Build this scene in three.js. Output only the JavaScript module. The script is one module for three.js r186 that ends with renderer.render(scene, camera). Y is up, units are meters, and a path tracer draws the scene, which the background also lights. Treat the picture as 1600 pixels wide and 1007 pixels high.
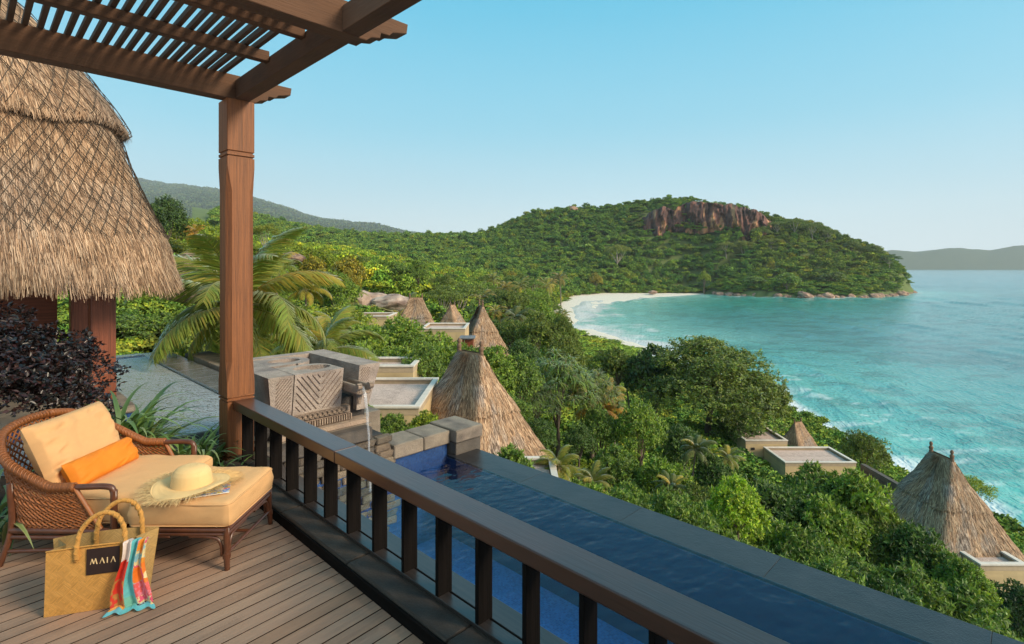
import * as THREE from 'three';
import { mergeGeometries, toCreasedNormals } from 'three/addons/utils/BufferGeometryUtils.js';
import { RoundedBoxGeometry } from 'three/addons/geometries/RoundedBoxGeometry.js';

// ------------------------------------------------------------------ camera, sky, sun, exposure
const scene = new THREE.Scene();
const EYE = 1.9, FPX = 835, HOR = 418, XC = 800;             // eye height; lens and horizon on a 1600 x 1007 frame
const SA = Math.sin(44.4 * Math.PI / 180), CA = Math.cos(44.4 * Math.PI / 180);
const camera = new THREE.PerspectiveCamera(2 * Math.atan(503.5 / FPX) * 180 / Math.PI, 1600 / 1007, 0.05, 30000);
camera.position.set(0, EYE, 0);
camera.lookAt(CA, EYE, -SA);
camera.setViewOffset(1600, 1007, 0, 503.5 - HOR, 1600, 1007); // shift lens: uprights stay upright
camera.updateProjectionMatrix();

const SUN_AZ = 112 * Math.PI / 180, SUN_EL = 30 * Math.PI / 180;  // the sun: to the right of the view and a little behind it
const SUN_H = [SA * Math.sin(SUN_AZ) + CA * Math.cos(SUN_AZ), CA * Math.sin(SUN_AZ) - SA * Math.cos(SUN_AZ)];
const GA = 142 * Math.PI / 180, GLOW = [SA * Math.sin(GA) + CA * Math.cos(GA), CA * Math.sin(GA) - SA * Math.cos(GA)];
function skyTexture() {
  const W = 256, H = 128, d = new Float32Array(W * H * 4);
  const stops = [[-90, .50, .60, .64], [0, .72, .77, .79], [3, .63, .715, .745], [7, .39, .60, .70], [14, .18, .48, .63], [26, .055, .38, .565], [45, .09, .38, .55], [90, .08, .34, .52]];
  for (let j = 0; j < H; j++) {
    const e = (j + .5) / H * 180 - 90;
    let k = 0; while (k < stops.length - 2 && e > stops[k + 1][0]) k++;
    const t = Math.min(1, Math.max(0, (e - stops[k][0]) / (stops[k + 1][0] - stops[k][0])));
    for (let i = 0; i < W; i++) {                               // the sun's side of the sky is paler and warmer
      const az = ((i + .5) / W - .5) * 2 * Math.PI, x = Math.cos(az), z = Math.sin(az), dot = x * GLOW[0] + z * GLOW[1], g = Math.exp(-((Math.acos(Math.min(1, Math.max(-1, dot))) / .72) ** 2)) * Math.exp(-(((e - 15) / 48) ** 2));
      for (let c = 0; c < 4; c++) d[(j * W + i) * 4 + c] = c === 3 ? 1 : (stops[k][c + 1] * (1 - t) + stops[k + 1][c + 1] * t) * (1 - g * .9) + [1.8, 1.52, 1.24][c] * g * .9;
    }
  }
  const t = new THREE.DataTexture(d, W, H, THREE.RGBAFormat, THREE.FloatType);
  t.mapping = THREE.EquirectangularReflectionMapping; t.magFilter = THREE.LinearFilter; t.needsUpdate = true;
  return t;
}
scene.background = skyTexture();
scene.environment = scene.background;
scene.environmentIntensity = scene.backgroundIntensity = 1;

const renderer = new THREE.WebGLRenderer({ antialias: true });
renderer.toneMapping = THREE.LinearToneMapping;
renderer.toneMappingExposure = 1.5;
renderer.shadowMap.enabled = true;

const V = (x, y, z) => new THREE.Vector3(x, y, z);
// camera-side frame: r to the right, f forward -> world (x along the pergola beams, -z along the railing)
const C = (r, f, y) => V(SA * r + CA * f, y, CA * r - SA * f);
const AT = (a, t, y) => V(a, y, -t);
const YAW = -45.6 * Math.PI / 180;                           // turn that lays local x along r and local z toward the camera

const sun = new THREE.DirectionalLight(new THREE.Color().setRGB(1,  .84, .62), 3.7);
{
  const az = SUN_AZ, el = SUN_EL;
  const d = C(Math.sin(az) * Math.cos(el), Math.cos(az) * Math.cos(el), Math.sin(el));
  sun.position.copy(d.multiplyScalar(200)); sun.target.position.set(0, 0, 0);
  sun.castShadow = true; sun.shadow.radius = 32;
  const s = sun.shadow.camera; s.left = -120; s.right = 120; s.top = 120; s.bottom = -120; s.far = 600; sun.shadow.mapSize.set(4096, 4096);
  scene.add(sun, sun.target);
}
scene.fog = new THREE.FogExp2(new THREE.Color().setRGB(.78, .88, .95), 0.00008);

// ------------------------------------------------------------------ helpers
let seed = 7;
function rng(s) { let a = s >>> 0; return () => { a = (a + 0x6D2B79F5) | 0; let t = Math.imul(a ^ (a >>> 15), 1 | a); t = (t + Math.imul(t ^ (t >>> 7), 61 | t)) ^ t; return ((t ^ (t >>> 14)) >>> 0) / 4294967296; }; }
const R0 = rng(12345);
const lerp = (a, b, t) => a + (b - a) * t, clamp = (x, a = 0, b = 1) => Math.min(b, Math.max(a, x)), smooth = (a, b, x) => { const t = clamp((x - a) / (b - a)); return t * t * (3 - 2 * t); };
function hash2(x, y) { let h = Math.imul(x | 0, 374761393) + Math.imul(y | 0, 668265263); h = Math.imul(h ^ (h >>> 13), 1274126177); return ((h ^ (h >>> 16)) >>> 0) / 4294967296; }
function vnoise(x, y, px = 0, py = 0) {                       // value noise, tiling when px, py are given
  const ix = Math.floor(x), iy = Math.floor(y), fx = x - ix, fy = y - iy, w = (i, p) => p ? ((i % p) + p) % p : i;
  const u = fx * fx * (3 - 2 * fx), v = fy * fy * (3 - 2 * fy);
  const a = hash2(w(ix, px), w(iy, py)), b = hash2(w(ix + 1, px), w(iy, py)), c = hash2(w(ix, px), w(iy + 1, py)), d = hash2(w(ix + 1, px), w(iy + 1, py));
  return lerp(lerp(a, b, u), lerp(c, d, u), v);
}
function fbm(x, y, o = 4, px = 0, py = 0) { let s = 0, a = .5, n = 0; for (let i = 0; i < o; i++) { s += a * vnoise(x, y, px, py); n += a; a *= .5; x *= 2; y *= 2; px *= 2; py *= 2; x += 17 * 0; } return s / n; }
const toS = (c) => 255 * (c <= .0031308 ? c * 12.92 : 1.055 * Math.pow(Math.max(c, 0), 1 / 2.4) - .055);
function tex(w, h, fn, srgb = true, sx = 1, sy = 1) {
  const d = new Uint8Array(w * h * 4);
  for (let j = 0; j < h; j++) for (let i = 0; i < w; i++) {
    const c = fn((i + .5) / w, (j + .5) / h), o = (j * w + i) * 4;
    for (let k = 0; k < 3; k++) { const v = Array.isArray(c) ? c[k] : c; d[o + k] = clamp(srgb ? toS(v) : v * 255, 0, 255); }
    d[o + 3] = 255;
  }
  const t = new THREE.DataTexture(d, w, h); t.wrapS = t.wrapT = THREE.RepeatWrapping; t.magFilter = THREE.LinearFilter;
  if (srgb) t.colorSpace = THREE.SRGBColorSpace;
  t.repeat.set(1 / sx, 1 / sy); t.needsUpdate = true; return t;  // sx, sy: size of one tile in metres
}
const rgb = (r, g, b) => new THREE.Color().setRGB(r, g, b);
const M = {};
function std(name, o) { const m = new THREE.MeshStandardMaterial({ roughness: .8, ...o }); m.name = name; return M[name] = m; }
function phys(name, o) { const m = new THREE.MeshPhysicalMaterial({ roughness: .8, ...o }); m.name = name; return M[name] = m; }

const used = {};
function numbered(n) { used[n] = (used[n] ?? -1) + 1; return used[n] ? n + '_' + String(used[n]).padStart(3, '0') : n; }
function tag(o, label, category, group, kind) { if (label) o.userData.label = label; if (category) o.userData.category = category; if (group) o.userData.group = group; if (kind) o.userData.kind = kind; return o; }
function shade(o) { o.castShadow = o.receiveShadow = true; return o; }
function thing(name, label, category, pos, turn = 0, group) {
  const g = new THREE.Group(); g.name = numbered(name); if (pos) g.position.copy(pos); g.rotation.y = turn; scene.add(g);
  return tag(g, label, category, group);
}
function part(name, geo, mat, parent) { const m = shade(new THREE.Mesh(geo, mat)); m.name = parent === scene ? numbered(name) : name; parent.add(m); return m; }
function struct(name, geo, mat, label) { return tag(part(name, geo, mat, scene), label, null, null, 'structure'); }

class GB {                                                     // collects triangles
  constructor() { this.p = []; this.c = []; this.u = []; this.i = []; }
  get n() { return this.p.length / 3; }
  v(x, y, z, c, u = 0, w = 0) { this.p.push(x, y, z); if (c) this.c.push(c[0], c[1], c[2]); this.u.push(u, w); return this.n - 1; }
  t(a, b, c) { this.i.push(a, b, c); }
  q(a, b, c, d) { this.i.push(a, b, c, a, c, d); }
  geo(normals = true) {
    const g = new THREE.BufferGeometry();
    g.setAttribute('position', new THREE.Float32BufferAttribute(this.p, 3));
    if (this.c.length) g.setAttribute('color', new THREE.Float32BufferAttribute(this.c, 3));
    g.setAttribute('uv', new THREE.Float32BufferAttribute(this.u, 2));
    g.setIndex(this.i); if (normals) g.computeVertexNormals(); return g;
  }
  // tapered tube through points
  tube(pts, r0, r1, seg = 6, c, cap = true) {
    const up = V(0, 1, 0), n = pts.length; let prev = null, len = 0, lastRing = null;
    let fx = null;
    for (let k = 0; k < n; k++) {
      const d = (k < n - 1 ? pts[k + 1].clone().sub(pts[Math.max(0, k - 1)]) : pts[k].clone().sub(pts[k - 1])).normalize();
      if (!fx) { fx = Math.abs(d.y) > .9 ? V(1, 0, 0) : up.clone().cross(d); }
      fx = fx.clone().sub(d.clone().multiplyScalar(fx.dot(d))).normalize();
      const fy = d.clone().cross(fx), r = typeof r0 === 'function' ? r0(k / (n - 1)) : lerp(r0, r1, k / (n - 1)), ring = [];
      if (k) len += pts[k].distanceTo(pts[k - 1]);
      for (let s = 0; s <= seg; s++) {
        const a = s / seg * Math.PI * 2, q = pts[k].clone().addScaledVector(fx, Math.cos(a) * r).addScaledVector(fy, Math.sin(a) * r);
        ring.push(this.v(q.x, q.y, q.z, c, len, s / seg * r * 6));
      }
      if (lastRing) for (let s = 0; s < seg; s++) this.q(lastRing[s], lastRing[s + 1], ring[s + 1], ring[s]);
      else if (cap) for (let s = 1; s < seg - 1; s++) this.t(ring[0], ring[s + 1], ring[s]);
      lastRing = ring;
    }
    if (cap) for (let s = 1; s < seg - 1; s++) this.t(lastRing[0], lastRing[s], lastRing[s + 1]);
    return this;
  }
}
function curve(pts, n) { const c = new THREE.CatmullRomCurve3(pts), o = []; for (let i = 0; i <= n; i++) o.push(c.getPoint(i / n)); return o; }
// uv in metres from the face's own plane; the grain (u) follows axis ax
function projUV(g, ax = 'x', du = 0, dv = 0) {
  const p = g.attributes.position, n = g.attributes.normal, u = new Float32Array(p.count * 2);
  for (let i = 0; i < p.count; i++) {
    const P = { x: p.getX(i), y: p.getY(i), z: p.getZ(i) }, N = { x: Math.abs(n.getX(i)), y: Math.abs(n.getY(i)), z: Math.abs(n.getZ(i)) };
    const m = N.x >= N.y && N.x >= N.z ? 'x' : N.y >= N.z ? 'y' : 'z';
    const o = ['x', 'y', 'z'].filter((k) => k !== m); let a = o[0], b = o[1];
    if (b === ax) [a, b] = [b, a];
    u[i * 2] = P[a] + du; u[i * 2 + 1] = P[b] + dv + (m === 'x' ? .37 : 0);
  }
  g.setAttribute('uv', new THREE.BufferAttribute(u, 2)); return g;
}
function box(w, h, d, x = 0, y = 0, z = 0, c = .006, ax) {    // chamfered box centred on x, z with its base at y
  let g = c > 0 ? new RoundedBoxGeometry(w, h, d, 1, Math.min(c, w / 2.01, h / 2.01, d / 2.01)) : new THREE.BoxGeometry(w, h, d);
  if (g.index) g = g.toNonIndexed();
  ax ??= w >= h && w >= d ? 'x' : h >= d ? 'y' : 'z';
  projUV(g, ax, R0() * 7, R0() * 7); g.translate(x, y + h / 2, z); return g;
}
const merge = (gs) => mergeGeometries(gs.map((g) => { const k = g.index ? g.toNonIndexed() : g; for (const n of Object.keys(k.attributes)) if (!['position', 'normal', 'uv'].includes(n)) k.deleteAttribute(n); return k; }));
function extrude(pts, depth, bevel = .004, ax = 'x') {          // outline in x, y
  const s = new THREE.Shape(pts.map((p) => new THREE.Vector2(p[0], p[1])));
  const g = new THREE.ExtrudeGeometry(s, { depth, bevelEnabled: bevel > 0, bevelSize: bevel, bevelThickness: bevel, bevelSegments: 1 });
  return projUV(g, ax, R0() * 5, R0() * 5);
}

// ------------------------------------------------------------------ textures and materials
const woodT = tex(512, 256, (u, v) => { const g = fbm(u * 4 + .6 * vnoise(u * 3, v * 8, 3, 8), v * 64, 4, 4, 64), f = fbm(u * 3, v * 6, 3, 3, 6), s = vnoise(u * 40, v * 200, 40, 200); const k = .36 + .78 * g + .35 * (f - .5) - .12 * (s > .8 ? 1 : 0); return [k, k * (.97 + .05 * f), k * (.94 + .1 * f)]; }, true, 1.3, .5);
const woodB = tex(512, 256, (u, v) => .6 * fbm(u * 4, v * 64, 4, 4, 64) + .4 * vnoise(u * 30, v * 128, 30, 128), false, 1.3, .5);
const weatherT = tex(512, 512, (u, v) => { const g = fbm(u * 6, v * 90, 4, 6, 90), f = fbm(u * 4, v * 5, 4, 4, 5), st = smooth(.62, .8, fbm(u * 7, v * 12, 4, 7, 12)); const k = .66 + .22 * g + .3 * (f - .5) - .14 * st; return [k * (1 + .1 * (f - .5)), k, k * (1 - .12 * (f - .5))]; }, true, 1.1, .9);
const stoneT = tex(512, 512, (u, v) => { const a = fbm(u * 8, v * 8, 5, 8, 8), s = vnoise(u * 160, v * 160, 160, 160), b = fbm(u * 3 + 5, v * 3, 3, 3, 3); const k = .55 + .5 * (a - .5) + .35 * (b - .5) + .22 * (s - .5) + .15; return [k, k * (.99 + .04 * (b - .5)), k * (.98 - .06 * (b - .5))]; }, true, .9, .9);
const stoneB = tex(512, 512, (u, v) => .6 * fbm(u * 12, v * 12, 5, 12, 12) + .4 * vnoise(u * 128, v * 128, 128, 128), false, .9, .9);
const gravelT = tex(256, 256, (u, v) => { const s = vnoise(u * 64, v * 64, 64, 64), a = fbm(u * 4, v * 4, 3, 4, 4); return .45 + .5 * s + .3 * (a - .5); }, true, 1.6, 1.6);
const plasterT = tex(256, 256, (u, v) => { const a = fbm(u * 5, v * 5, 5, 5, 5), st = fbm(u * 24, v * 2, 3, 24, 2); return .78 + .25 * (a - .5) + .16 * (st - .5); }, true, 3, 3);
const fabricT = tex(256, 256, (u, v) => .9 + .08 * Math.sin(u * Math.PI * 128) * Math.sin(v * Math.PI * 128) + .06 * (fbm(u * 6, v * 6, 4, 6, 6) - .5), true, .14, .14);
const fabricB = tex(256, 256, (u, v) => .5 + .25 * Math.sin(u * Math.PI * 128) + .25 * Math.sin(v * Math.PI * 128), false, .14, .14);
const rattanT = tex(256, 64, (u, v) => .6 + .3 * fbm(u * 24, v * 4, 3, 24, 4) + .2 * (vnoise(u * 9, 0, 9, 1) - .5), true, .5, .1);
const mosaicF = (g) => (u, v) => { const n = 32, x = u * n, y = v * n, e = Math.min(Math.min(x % 1, 1 - x % 1), Math.min(y % 1, 1 - y % 1)); const h = hash2(Math.floor(x) + 5, Math.floor(y) + 9); return e < .06 ? g : [.018 + .02 * h, .09 + .08 * h, .30 + .18 * h]; };
const mosaicT = tex(512, 512, mosaicF([.12, .18, .26]), true, .8, .8);
const rippleB = tex(512, 512, (u, v) => { const w = .25 * fbm(u * 4, v * 4, 2, 4, 4); return .65 * fbm(u * 6 + w * 2, v * 12 + w, 3, 6, 12) + .35 * fbm(u * 18, v * 30, 2, 18, 30); }, false, 1.6, 1.6);
const pondB = tex(512, 512, (u, v) => { const w = .5 * fbm(u * 4, v * 4, 2, 4, 4); return .6 * fbm(u * 8 + w * 3, v * 10 + w, 3, 8, 10) + .4 * vnoise(u * 40, v * 50, 40, 50); }, false, 1.5, 1.5);
const seaB = tex(1024, 1024, (u, v) => { const w = fbm(u * 4, v * 4, 2, 4, 4), ridge = (x) => 1 - Math.abs(2 * x - 1); return .45 * ridge(fbm(u * 5, v * 20 + 1.5 * w, 2, 5, 20)) + .33 * ridge(vnoise(u * 22 + w, v * 56 + 2 * w, 22, 56)) + .22 * vnoise(u * 90, v * 150, 90, 150); }, false, 30, 30);
const barkT = tex(256, 256, (u, v) => .5 + .5 * fbm(u * 6, v * 30, 4, 6, 30), true, .6, .6);
const weaveT = tex(512, 512, (u, v) => {                        // plaited straw: blocks of diagonal strips
  const n = 5, bx = Math.floor(u * n), by = Math.floor(v * n), s = (bx + by) % 2 ? 1 : -1, d = (u + s * v) * 50, f = ((d % 1) + 1) % 1, h = hash2(Math.floor(d) & 63, bx * 7 + by);
  const k = .5 + .5 * Math.pow(Math.sin(f * Math.PI), .6); const m = .72 + .28 * h; return [k * m, k * m * .93, k * m * .82];
}, true, .17, .17);
const weaveB = tex(512, 512, (u, v) => { const n = 5, bx = Math.floor(u * n), by = Math.floor(v * n), s = (bx + by) % 2 ? 1 : -1, d = (u + s * v) * 50, f = ((d % 1) + 1) % 1; return Math.pow(Math.sin(f * Math.PI), .6); }, false, .17, .17);

std('deck0', { color: rgb(.43, .25, .16), map: weatherT, bumpMap: woodB, bumpScale: .002, roughness: .75 });
std('deckside', { color: rgb(.045, .028, .018), roughness: 1 });  // unweathered board sides, darkened further to paint shade into the gaps
std('deck1', { color: rgb(.465, .28, .185), map: weatherT, bumpMap: woodB, bumpScale: .002, roughness: .75 });
std('deck2', { color: rgb(.39, .225, .14), map: weatherT, bumpMap: woodB, bumpScale: .002, roughness: .72 });
std('deck3', { color: rgb(.48, .295, .195), map: weatherT, bumpMap: woodB, bumpScale: .002, roughness: .78 });
std('beam', { color: rgb(.125, .060, .030), map: weatherT, bumpMap: woodB, bumpScale: .003, roughness: .9 });
std('slat', { color: rgb(.12, .07, .042), map: weatherT, bumpMap: woodB, bumpScale: .002 });
std('post', { color: rgb(.24, .080, .020), map: woodT, bumpMap: woodB, bumpScale: .002, roughness: .62 });
std('hutpost', { color: rgb(.24, .065, .028), map: woodT, bumpMap: woodB, bumpScale: .0015, roughness: .45 });
phys('rail', { color: rgb(.078, .026, .014), map: weatherT, bumpMap: woodB, bumpScale: .001, roughness: .34, clearcoat: .5, clearcoatRoughness: .3 });
phys('baluster', { color: rgb(.009, .0065, .0055), map: woodT, bumpMap: woodB, bumpScale: .001, roughness: .8, specularIntensity: .2 });
phys('plinth', { color: rgb(.045, .034, .03), map: woodT, roughness: .35, clearcoat: .35, clearcoatRoughness: .2 });
std('kerb', { color: rgb(.075, .052, .037), map: stoneT, bumpMap: stoneB, bumpScale: .004, roughness: .75 });
std('coping', { color: rgb(.30, .245, .19), map: stoneT, bumpMap: stoneB, bumpScale: .006 });
std('copingd', { color: rgb(.13, .11, .092), map: stoneT, bumpMap: stoneB, bumpScale: .006 });
std('navytile', { color: rgb(.012, .03, .085), roughness: .4 });  // dark navy paints in the shade on the weir's inner wall
std('weir', { color: rgb(.030, .030, .033), map: stoneT, bumpMap: stoneB, bumpScale: .003, roughness: .32 });
std('carved', { color: rgb(.44, .36, .31), map: stoneT, bumpMap: stoneB, bumpScale: .012, roughness: .9 });
std('carvedb', { color: rgb(.42, .315, .24), map: stoneT, bumpMap: stoneB, bumpScale: .012, roughness: .92 });
std('darkstone', { color: rgb(.055, .05, .048), map: stoneT, bumpMap: stoneB, bumpScale: .01, roughness: .8 });
for (let i = 0; i < 4; i++) std('rough' + i, { color: rgb(...[[.24, .18, .13], [.18, .145, .11], [.30, .235, .17], [.14, .12, .10]][i]), map: stoneT, bumpMap: stoneB, bumpScale: .015, roughness: .95 });
std('mosaic', { color: rgb(1, 1, 1), map: mosaicT, roughness: .35 });
std('tileband', { color: rgb(.30, .34, .42), map: mosaicT, roughness: .3 });
phys('poolwater', { color: rgb(.80, .93, 1), transmission: 1, thickness: 0, roughness: .02, ior: 1.33, bumpMap: rippleB, bumpScale: .012 });
phys('pondwater', { color: rgb(.97, .99, 1), transmission: 1, thickness: 0, roughness: .03, ior: 1.33, bumpMap: pondB, bumpScale: .09 });
phys('stream', { color: rgb(.95, .97, 1), transmission: .85, thickness: 0, roughness: .12, ior: 1.33 });
std('wetedge', { color: rgb(.22, .22, .22), map: stoneT, bumpMap: stoneB, bumpScale: .002, roughness: .14 });
std('pondfloor', { color: rgb(.36, .37, .38) });
std('soil', { color: rgb(.05, .036, .026), map: stoneT, bumpMap: stoneB, bumpScale: .03, roughness: 1 });
std('sea', { vertexColors: true, roughness: .16, bumpMap: seaB, bumpScale: .32 });
std('sand', { color: rgb(.88, .79, .66), map: gravelT, roughness: 1 });
std('ground', { vertexColors: true, roughness: 1 });
std('gravel', { color: rgb(.66, .50, .43), map: gravelT, roughness: 1 });
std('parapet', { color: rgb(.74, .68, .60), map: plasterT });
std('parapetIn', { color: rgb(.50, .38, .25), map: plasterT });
std('wall', { color: rgb(.62, .46, .25), map: plasterT });
std('dark', { color: rgb(.012, .01, .009), roughness: .9 });
std('shutter', { color: rgb(.19, .20, .22), map: woodT });
std('thatch', { vertexColors: true, roughness: .95 });
std('rope', { color: rgb(.055, .04, .028), roughness: 1 });
std('finial', { color: rgb(.22, .13, .08), map: woodT });
std('bark', { color: rgb(.17, .13, .10), map: barkT, bumpMap: barkT, bumpScale: .02, roughness: 1 });
std('paleBark', { color: rgb(.46, .39, .33), map: barkT, roughness: 1 });
std('palmBark', { color: rgb(.24, .20, .16), map: barkT, roughness: 1 });
std('rock', { vertexColors: true, bumpMap: stoneB, bumpScale: .1, roughness: .95 });
phys('cushion', { color: rgb(.74, .42, .185), map: fabricT, bumpMap: fabricB, bumpScale: .0006, roughness: .9, sheen: .25, sheenColor: rgb(1, .8, .5), sheenRoughness: .6 });
phys('orange', { color: rgb(.80, .23, .008), map: fabricT, bumpMap: fabricB, bumpScale: .0005, roughness: .75, sheen: .3, sheenColor: rgb(1, .5, .1), sheenRoughness: .5 });
std('weaverattan', { color: rgb(.38, .125, .032), map: rattanT, roughness: .5 });
phys('rattan', { color: rgb(.15, .05, .022), map: rattanT, roughness: .4, clearcoat: .3, clearcoatRoughness: .3 });
std('straw', { color: rgb(.78, .53, .24), roughness: .85, bumpMap: fabricB, bumpScale: .001 });
std('bag', { color: rgb(.86, .46, .12), map: weaveT, bumpMap: weaveB, bumpScale: .0015, roughness: .75 });
std('bagBack', { color: rgb(.62, .42, .17), map: weaveT, bumpMap: weaveB, bumpScale: .0015, roughness: .75 });
std('patch', { color: rgb(.022, .008, .006), roughness: .6 });
std('letter', { color: rgb(.85, .62, .33), roughness: .6 });
for (const [n, c] of Object.entries({ lush: [1.15, 1.12, 1], bright: [1.5, 1.38, .95], deep: [.62, .72, .75], olive: [1.15, .96, .8], yellow: [1.95, 1.5, .7], warm: [1.6, 1.12, .75], gold: [2.4, 1.25, .6], palm: [1.22, 1.3, .9], lime: [2.5, 2.15, .9], dusk: [.42, .52, .6], grey: [.95, .92, 1.2] }))
  phys('leaf_' + n, { color: rgb(...c), vertexColors: true, transmission: .45, thickness: 0, roughness: .75, ior: 1.4 });
phys('maroonleaf', { vertexColors: true, roughness: .35, transmission: .1, thickness: 0 });
// ------------------------------------------------------------------ land and sea
const SEA = -25;
const along = (list, x) => { let k = 0; while (k < list.length - 2 && x > list[k + 1][0]) k++; const t = clamp((x - list[k][0]) / (list[k + 1][0] - list[k][0])); return lerp(list[k][1], list[k + 1][1], t); };
function spline(points, kx, kd) {                              // thin-plate spline of (y - EYE) / D over (bearing, ln D)
  const n = points.length, N = n + 3, X = points.map(([px, D]) => [px / kx, Math.log(D) * kd]), A = [], U = (r2) => r2 < 1e-12 ? 0 : r2 * Math.log(r2) * .5;
  for (let i = 0; i < N; i++) A.push(new Float64Array(N + 1));
  for (let i = 0; i < n; i++) {
    for (let j = 0; j < n; j++) A[i][j] = U((X[i][0] - X[j][0]) ** 2 + (X[i][1] - X[j][1]) ** 2);
    A[i][i] += .002; A[i][n] = A[n][i] = 1; A[i][n + 1] = A[n + 1][i] = X[i][0]; A[i][n + 2] = A[n + 2][i] = X[i][1];
    A[i][N] = (points[i][2] - EYE) / points[i][1];
  }
  for (let c = 0; c < N; c++) {
    let p = c; for (let r = c + 1; r < N; r++) if (Math.abs(A[r][c]) > Math.abs(A[p][c])) p = r;
    [A[c], A[p]] = [A[p], A[c]];
    for (let r = 0; r < N; r++) if (r !== c && A[r][c]) { const f = A[r][c] / A[c][c]; for (let k = c; k <= N; k++) A[r][k] -= f * A[c][k]; }
  }
  const w = A.map((row, i) => row[N] / row[i]);
  return (px, D) => { const x = px / kx, y = Math.log(D) * kd; let s = w[n] + w[n + 1] * x + w[n + 2] * y; for (let i = 0; i < n; i++) s += w[i] * U((x - X[i][0]) ** 2 + (y - X[i][1]) ** 2); return EYE + s * D; };
}
const rows = (list) => list.flatMap(([px, ...ds]) => ds.map(([D, y]) => [px, D, y]));
const nearY = spline(rows([
  [-300, [8, -1], [20, 0], [60, 8], [150, 26], [400, 80]],
  [200, [8, -2.6], [15, -3], [25, -2], [45, 0], [80, 4], [150, 8], [300, 20], [600, 60]],
  [400, [8, -3], [15, -4], [25, -4.5], [45, -3], [80, -1], [150, 2], [300, 10], [600, 32]],
  [560, [8, -4], [15, -6.5], [25, -7], [45, -6.5], [80, -5], [110, -4.5], [150, -4], [300, 4], [600, 22]],
  [720, [8, -6], [15, -9], [23, -9.5], [45, -8.5], [80, -11], [150, -13], [300, -11], [600, 10]],
  [860, [8, -8], [15, -10.5], [25, -12], [36, -12.5], [60, -14], [100, -17], [150, -20], [220, -23], [300, -22], [420, -19], [600, 4]],
  [1000, [8, -9], [15, -11], [25, -12.5], [40, -14], [55, -17], [90, -22], [150, -26], [300, -30]],
  [1110, [8, -9], [15, -10.5], [25, -12], [40, -15], [55, -17.5], [75, -21], [110, -26], [200, -30]],
  [1250, [8, -8.5], [15, -10], [25, -12], [35, -15.5], [50, -19], [75, -23], [95, -26], [200, -30]],
  [1400, [8, -8], [15, -10], [22, -12.5], [30, -16], [45, -21], [65, -26], [150, -30]],
  [1560, [8, -8], [13, -10], [20, -13.5], [30, -17.5], [42, -22], [54, -26], [150, -30]],
  [1850, [8, -8], [13, -11], [20, -15], [30, -20], [42, -26], [150, -30]],
]), 300, 1.0);
const headY = spline(rows([
  [300, [420, 20], [600, 60], [900, 100], [1100, 90]],
  [500, [420, 10], [600, 28], [900, 56], [1100, 44]],
  [620, [420, -4], [600, 14], [900, 46], [1100, 36]],
  [700, [420, -12], [520, 2], [700, 30], [850, 46], [1000, 34]],
  [760, [420, -18], [520, -6], [650, 20], [800, 47], [950, 30]],
  [830, [450, -21], [520, -10], [600, 12], [680, 45], [750, 71], [900, 40]],
  [900, [455, -23.5], [520, -14], [580, 5], [650, 42], [720, 74], [860, 45]],
  [1000, [515, -25], [535, -20], [570, 0], [620, 38], [680, 79], [820, 42]],
  [1070, [520, -28], [548, -25], [560, -19], [585, 5], [612, 36], [660, 78], [800, 42]],
  [1150, [470, -28], [499, -25], [515, -18], [550, 2], [590, 38], [630, 68], [770, 28]],
  [1250, [430, -28], [468, -25], [490, -17], [530, 3], [565, 27], [600, 45], [740, 10]],
  [1300, [430, -28], [468, -25], [490, -17], [540, 8], [590, 33], [720, 0]],
  [1350, [430, -28], [468, -25], [495, -17], [540, 2], [580, 19], [700, -10]],
  [1390, [450, -28], [490, -25], [515, -18], [575, 8], [680, -20]],
  [1412, [500, -28], [530, -25], [565, -6], [650, -27]],
  [1432, [500, -29], [562, -25], [640, -29]],
  [1480, [480, -32], [562, -32], [680, -33]],
]), 200, 2.2);
// waterline, land on its left
const SHORE = [[46, 6], [47, 30], [50, 53], [52, 82], [54, 97], [57, 123], [50, 150], [41, 185], [33, 225], [29, 250], [33, 290], [43, 330], [70, 401], [90, 432], [121, 478], [146, 499], [191, 535], [209, 499], [252, 468], [308, 468], [360, 500], [424, 562], [436, 590], [425, 640], [380, 720], [250, 860], [100, 1000]];
function shoreSide(r, f) {                                     // metres from the waterline, positive on land, and how far along
  let best = 1e9, sgn = 1, at = 0;
  for (let i = 0; i < SHORE.length - 1; i++) {
    const [ax, ay] = SHORE[i], [bx, by] = SHORE[i + 1], dx = bx - ax, dy = by - ay, t = clamp(((r - ax) * dx + (f - ay) * dy) / (dx * dx + dy * dy)), qx = ax + dx * t - r, qy = ay + dy * t - f, d = qx * qx + qy * qy;
    if (d < best - 1e-9) { best = d; at = i + t; sgn = dx * (f - ay) - dy * (r - ax) > 0 ? 1 : -1; }
  }
  return [Math.sqrt(best) * sgn, at];
}
const beachy = (at) => smooth(6.4, 7.4, at) * (1 - smooth(15.7, 16.1, at));
const BW = [[6.3, 0], [7, 4], [8, 6], [9, 9], [10, 10], [11, 14], [12, 27], [13, 44], [14, 40], [15, 26], [16, 5], [16.1, 0]];
const beachWidth = (at) => at < 6.3 || at > 16.1 ? 0 : along(BW, at);
function groundAt(px, D, fn) {
  const r = (px - XC) / FPX * D; let y = fn(px, D);
  if (fn === nearY) y -= 14 * smooth(425, 455, D) * smooth(300, 340, px);
  if (fn === nearY && px > 880 && D > 420) return SEA - 8;
  if (D < 30 || px < 500) return y;
  const [d, at] = shoreSide(r, D), b = beachy(at);
  if (d < 0) return Math.min(y, SEA - .3 + d * .12);
  y = Math.max(y, SEA + Math.min(d * .1, 2));
  const w = beachWidth(at); if (w > 0) y = lerp(Math.min(y, SEA - .6 + d * .035), y, smooth(w, w + 22, d)); void b;
  return y;
}
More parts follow.
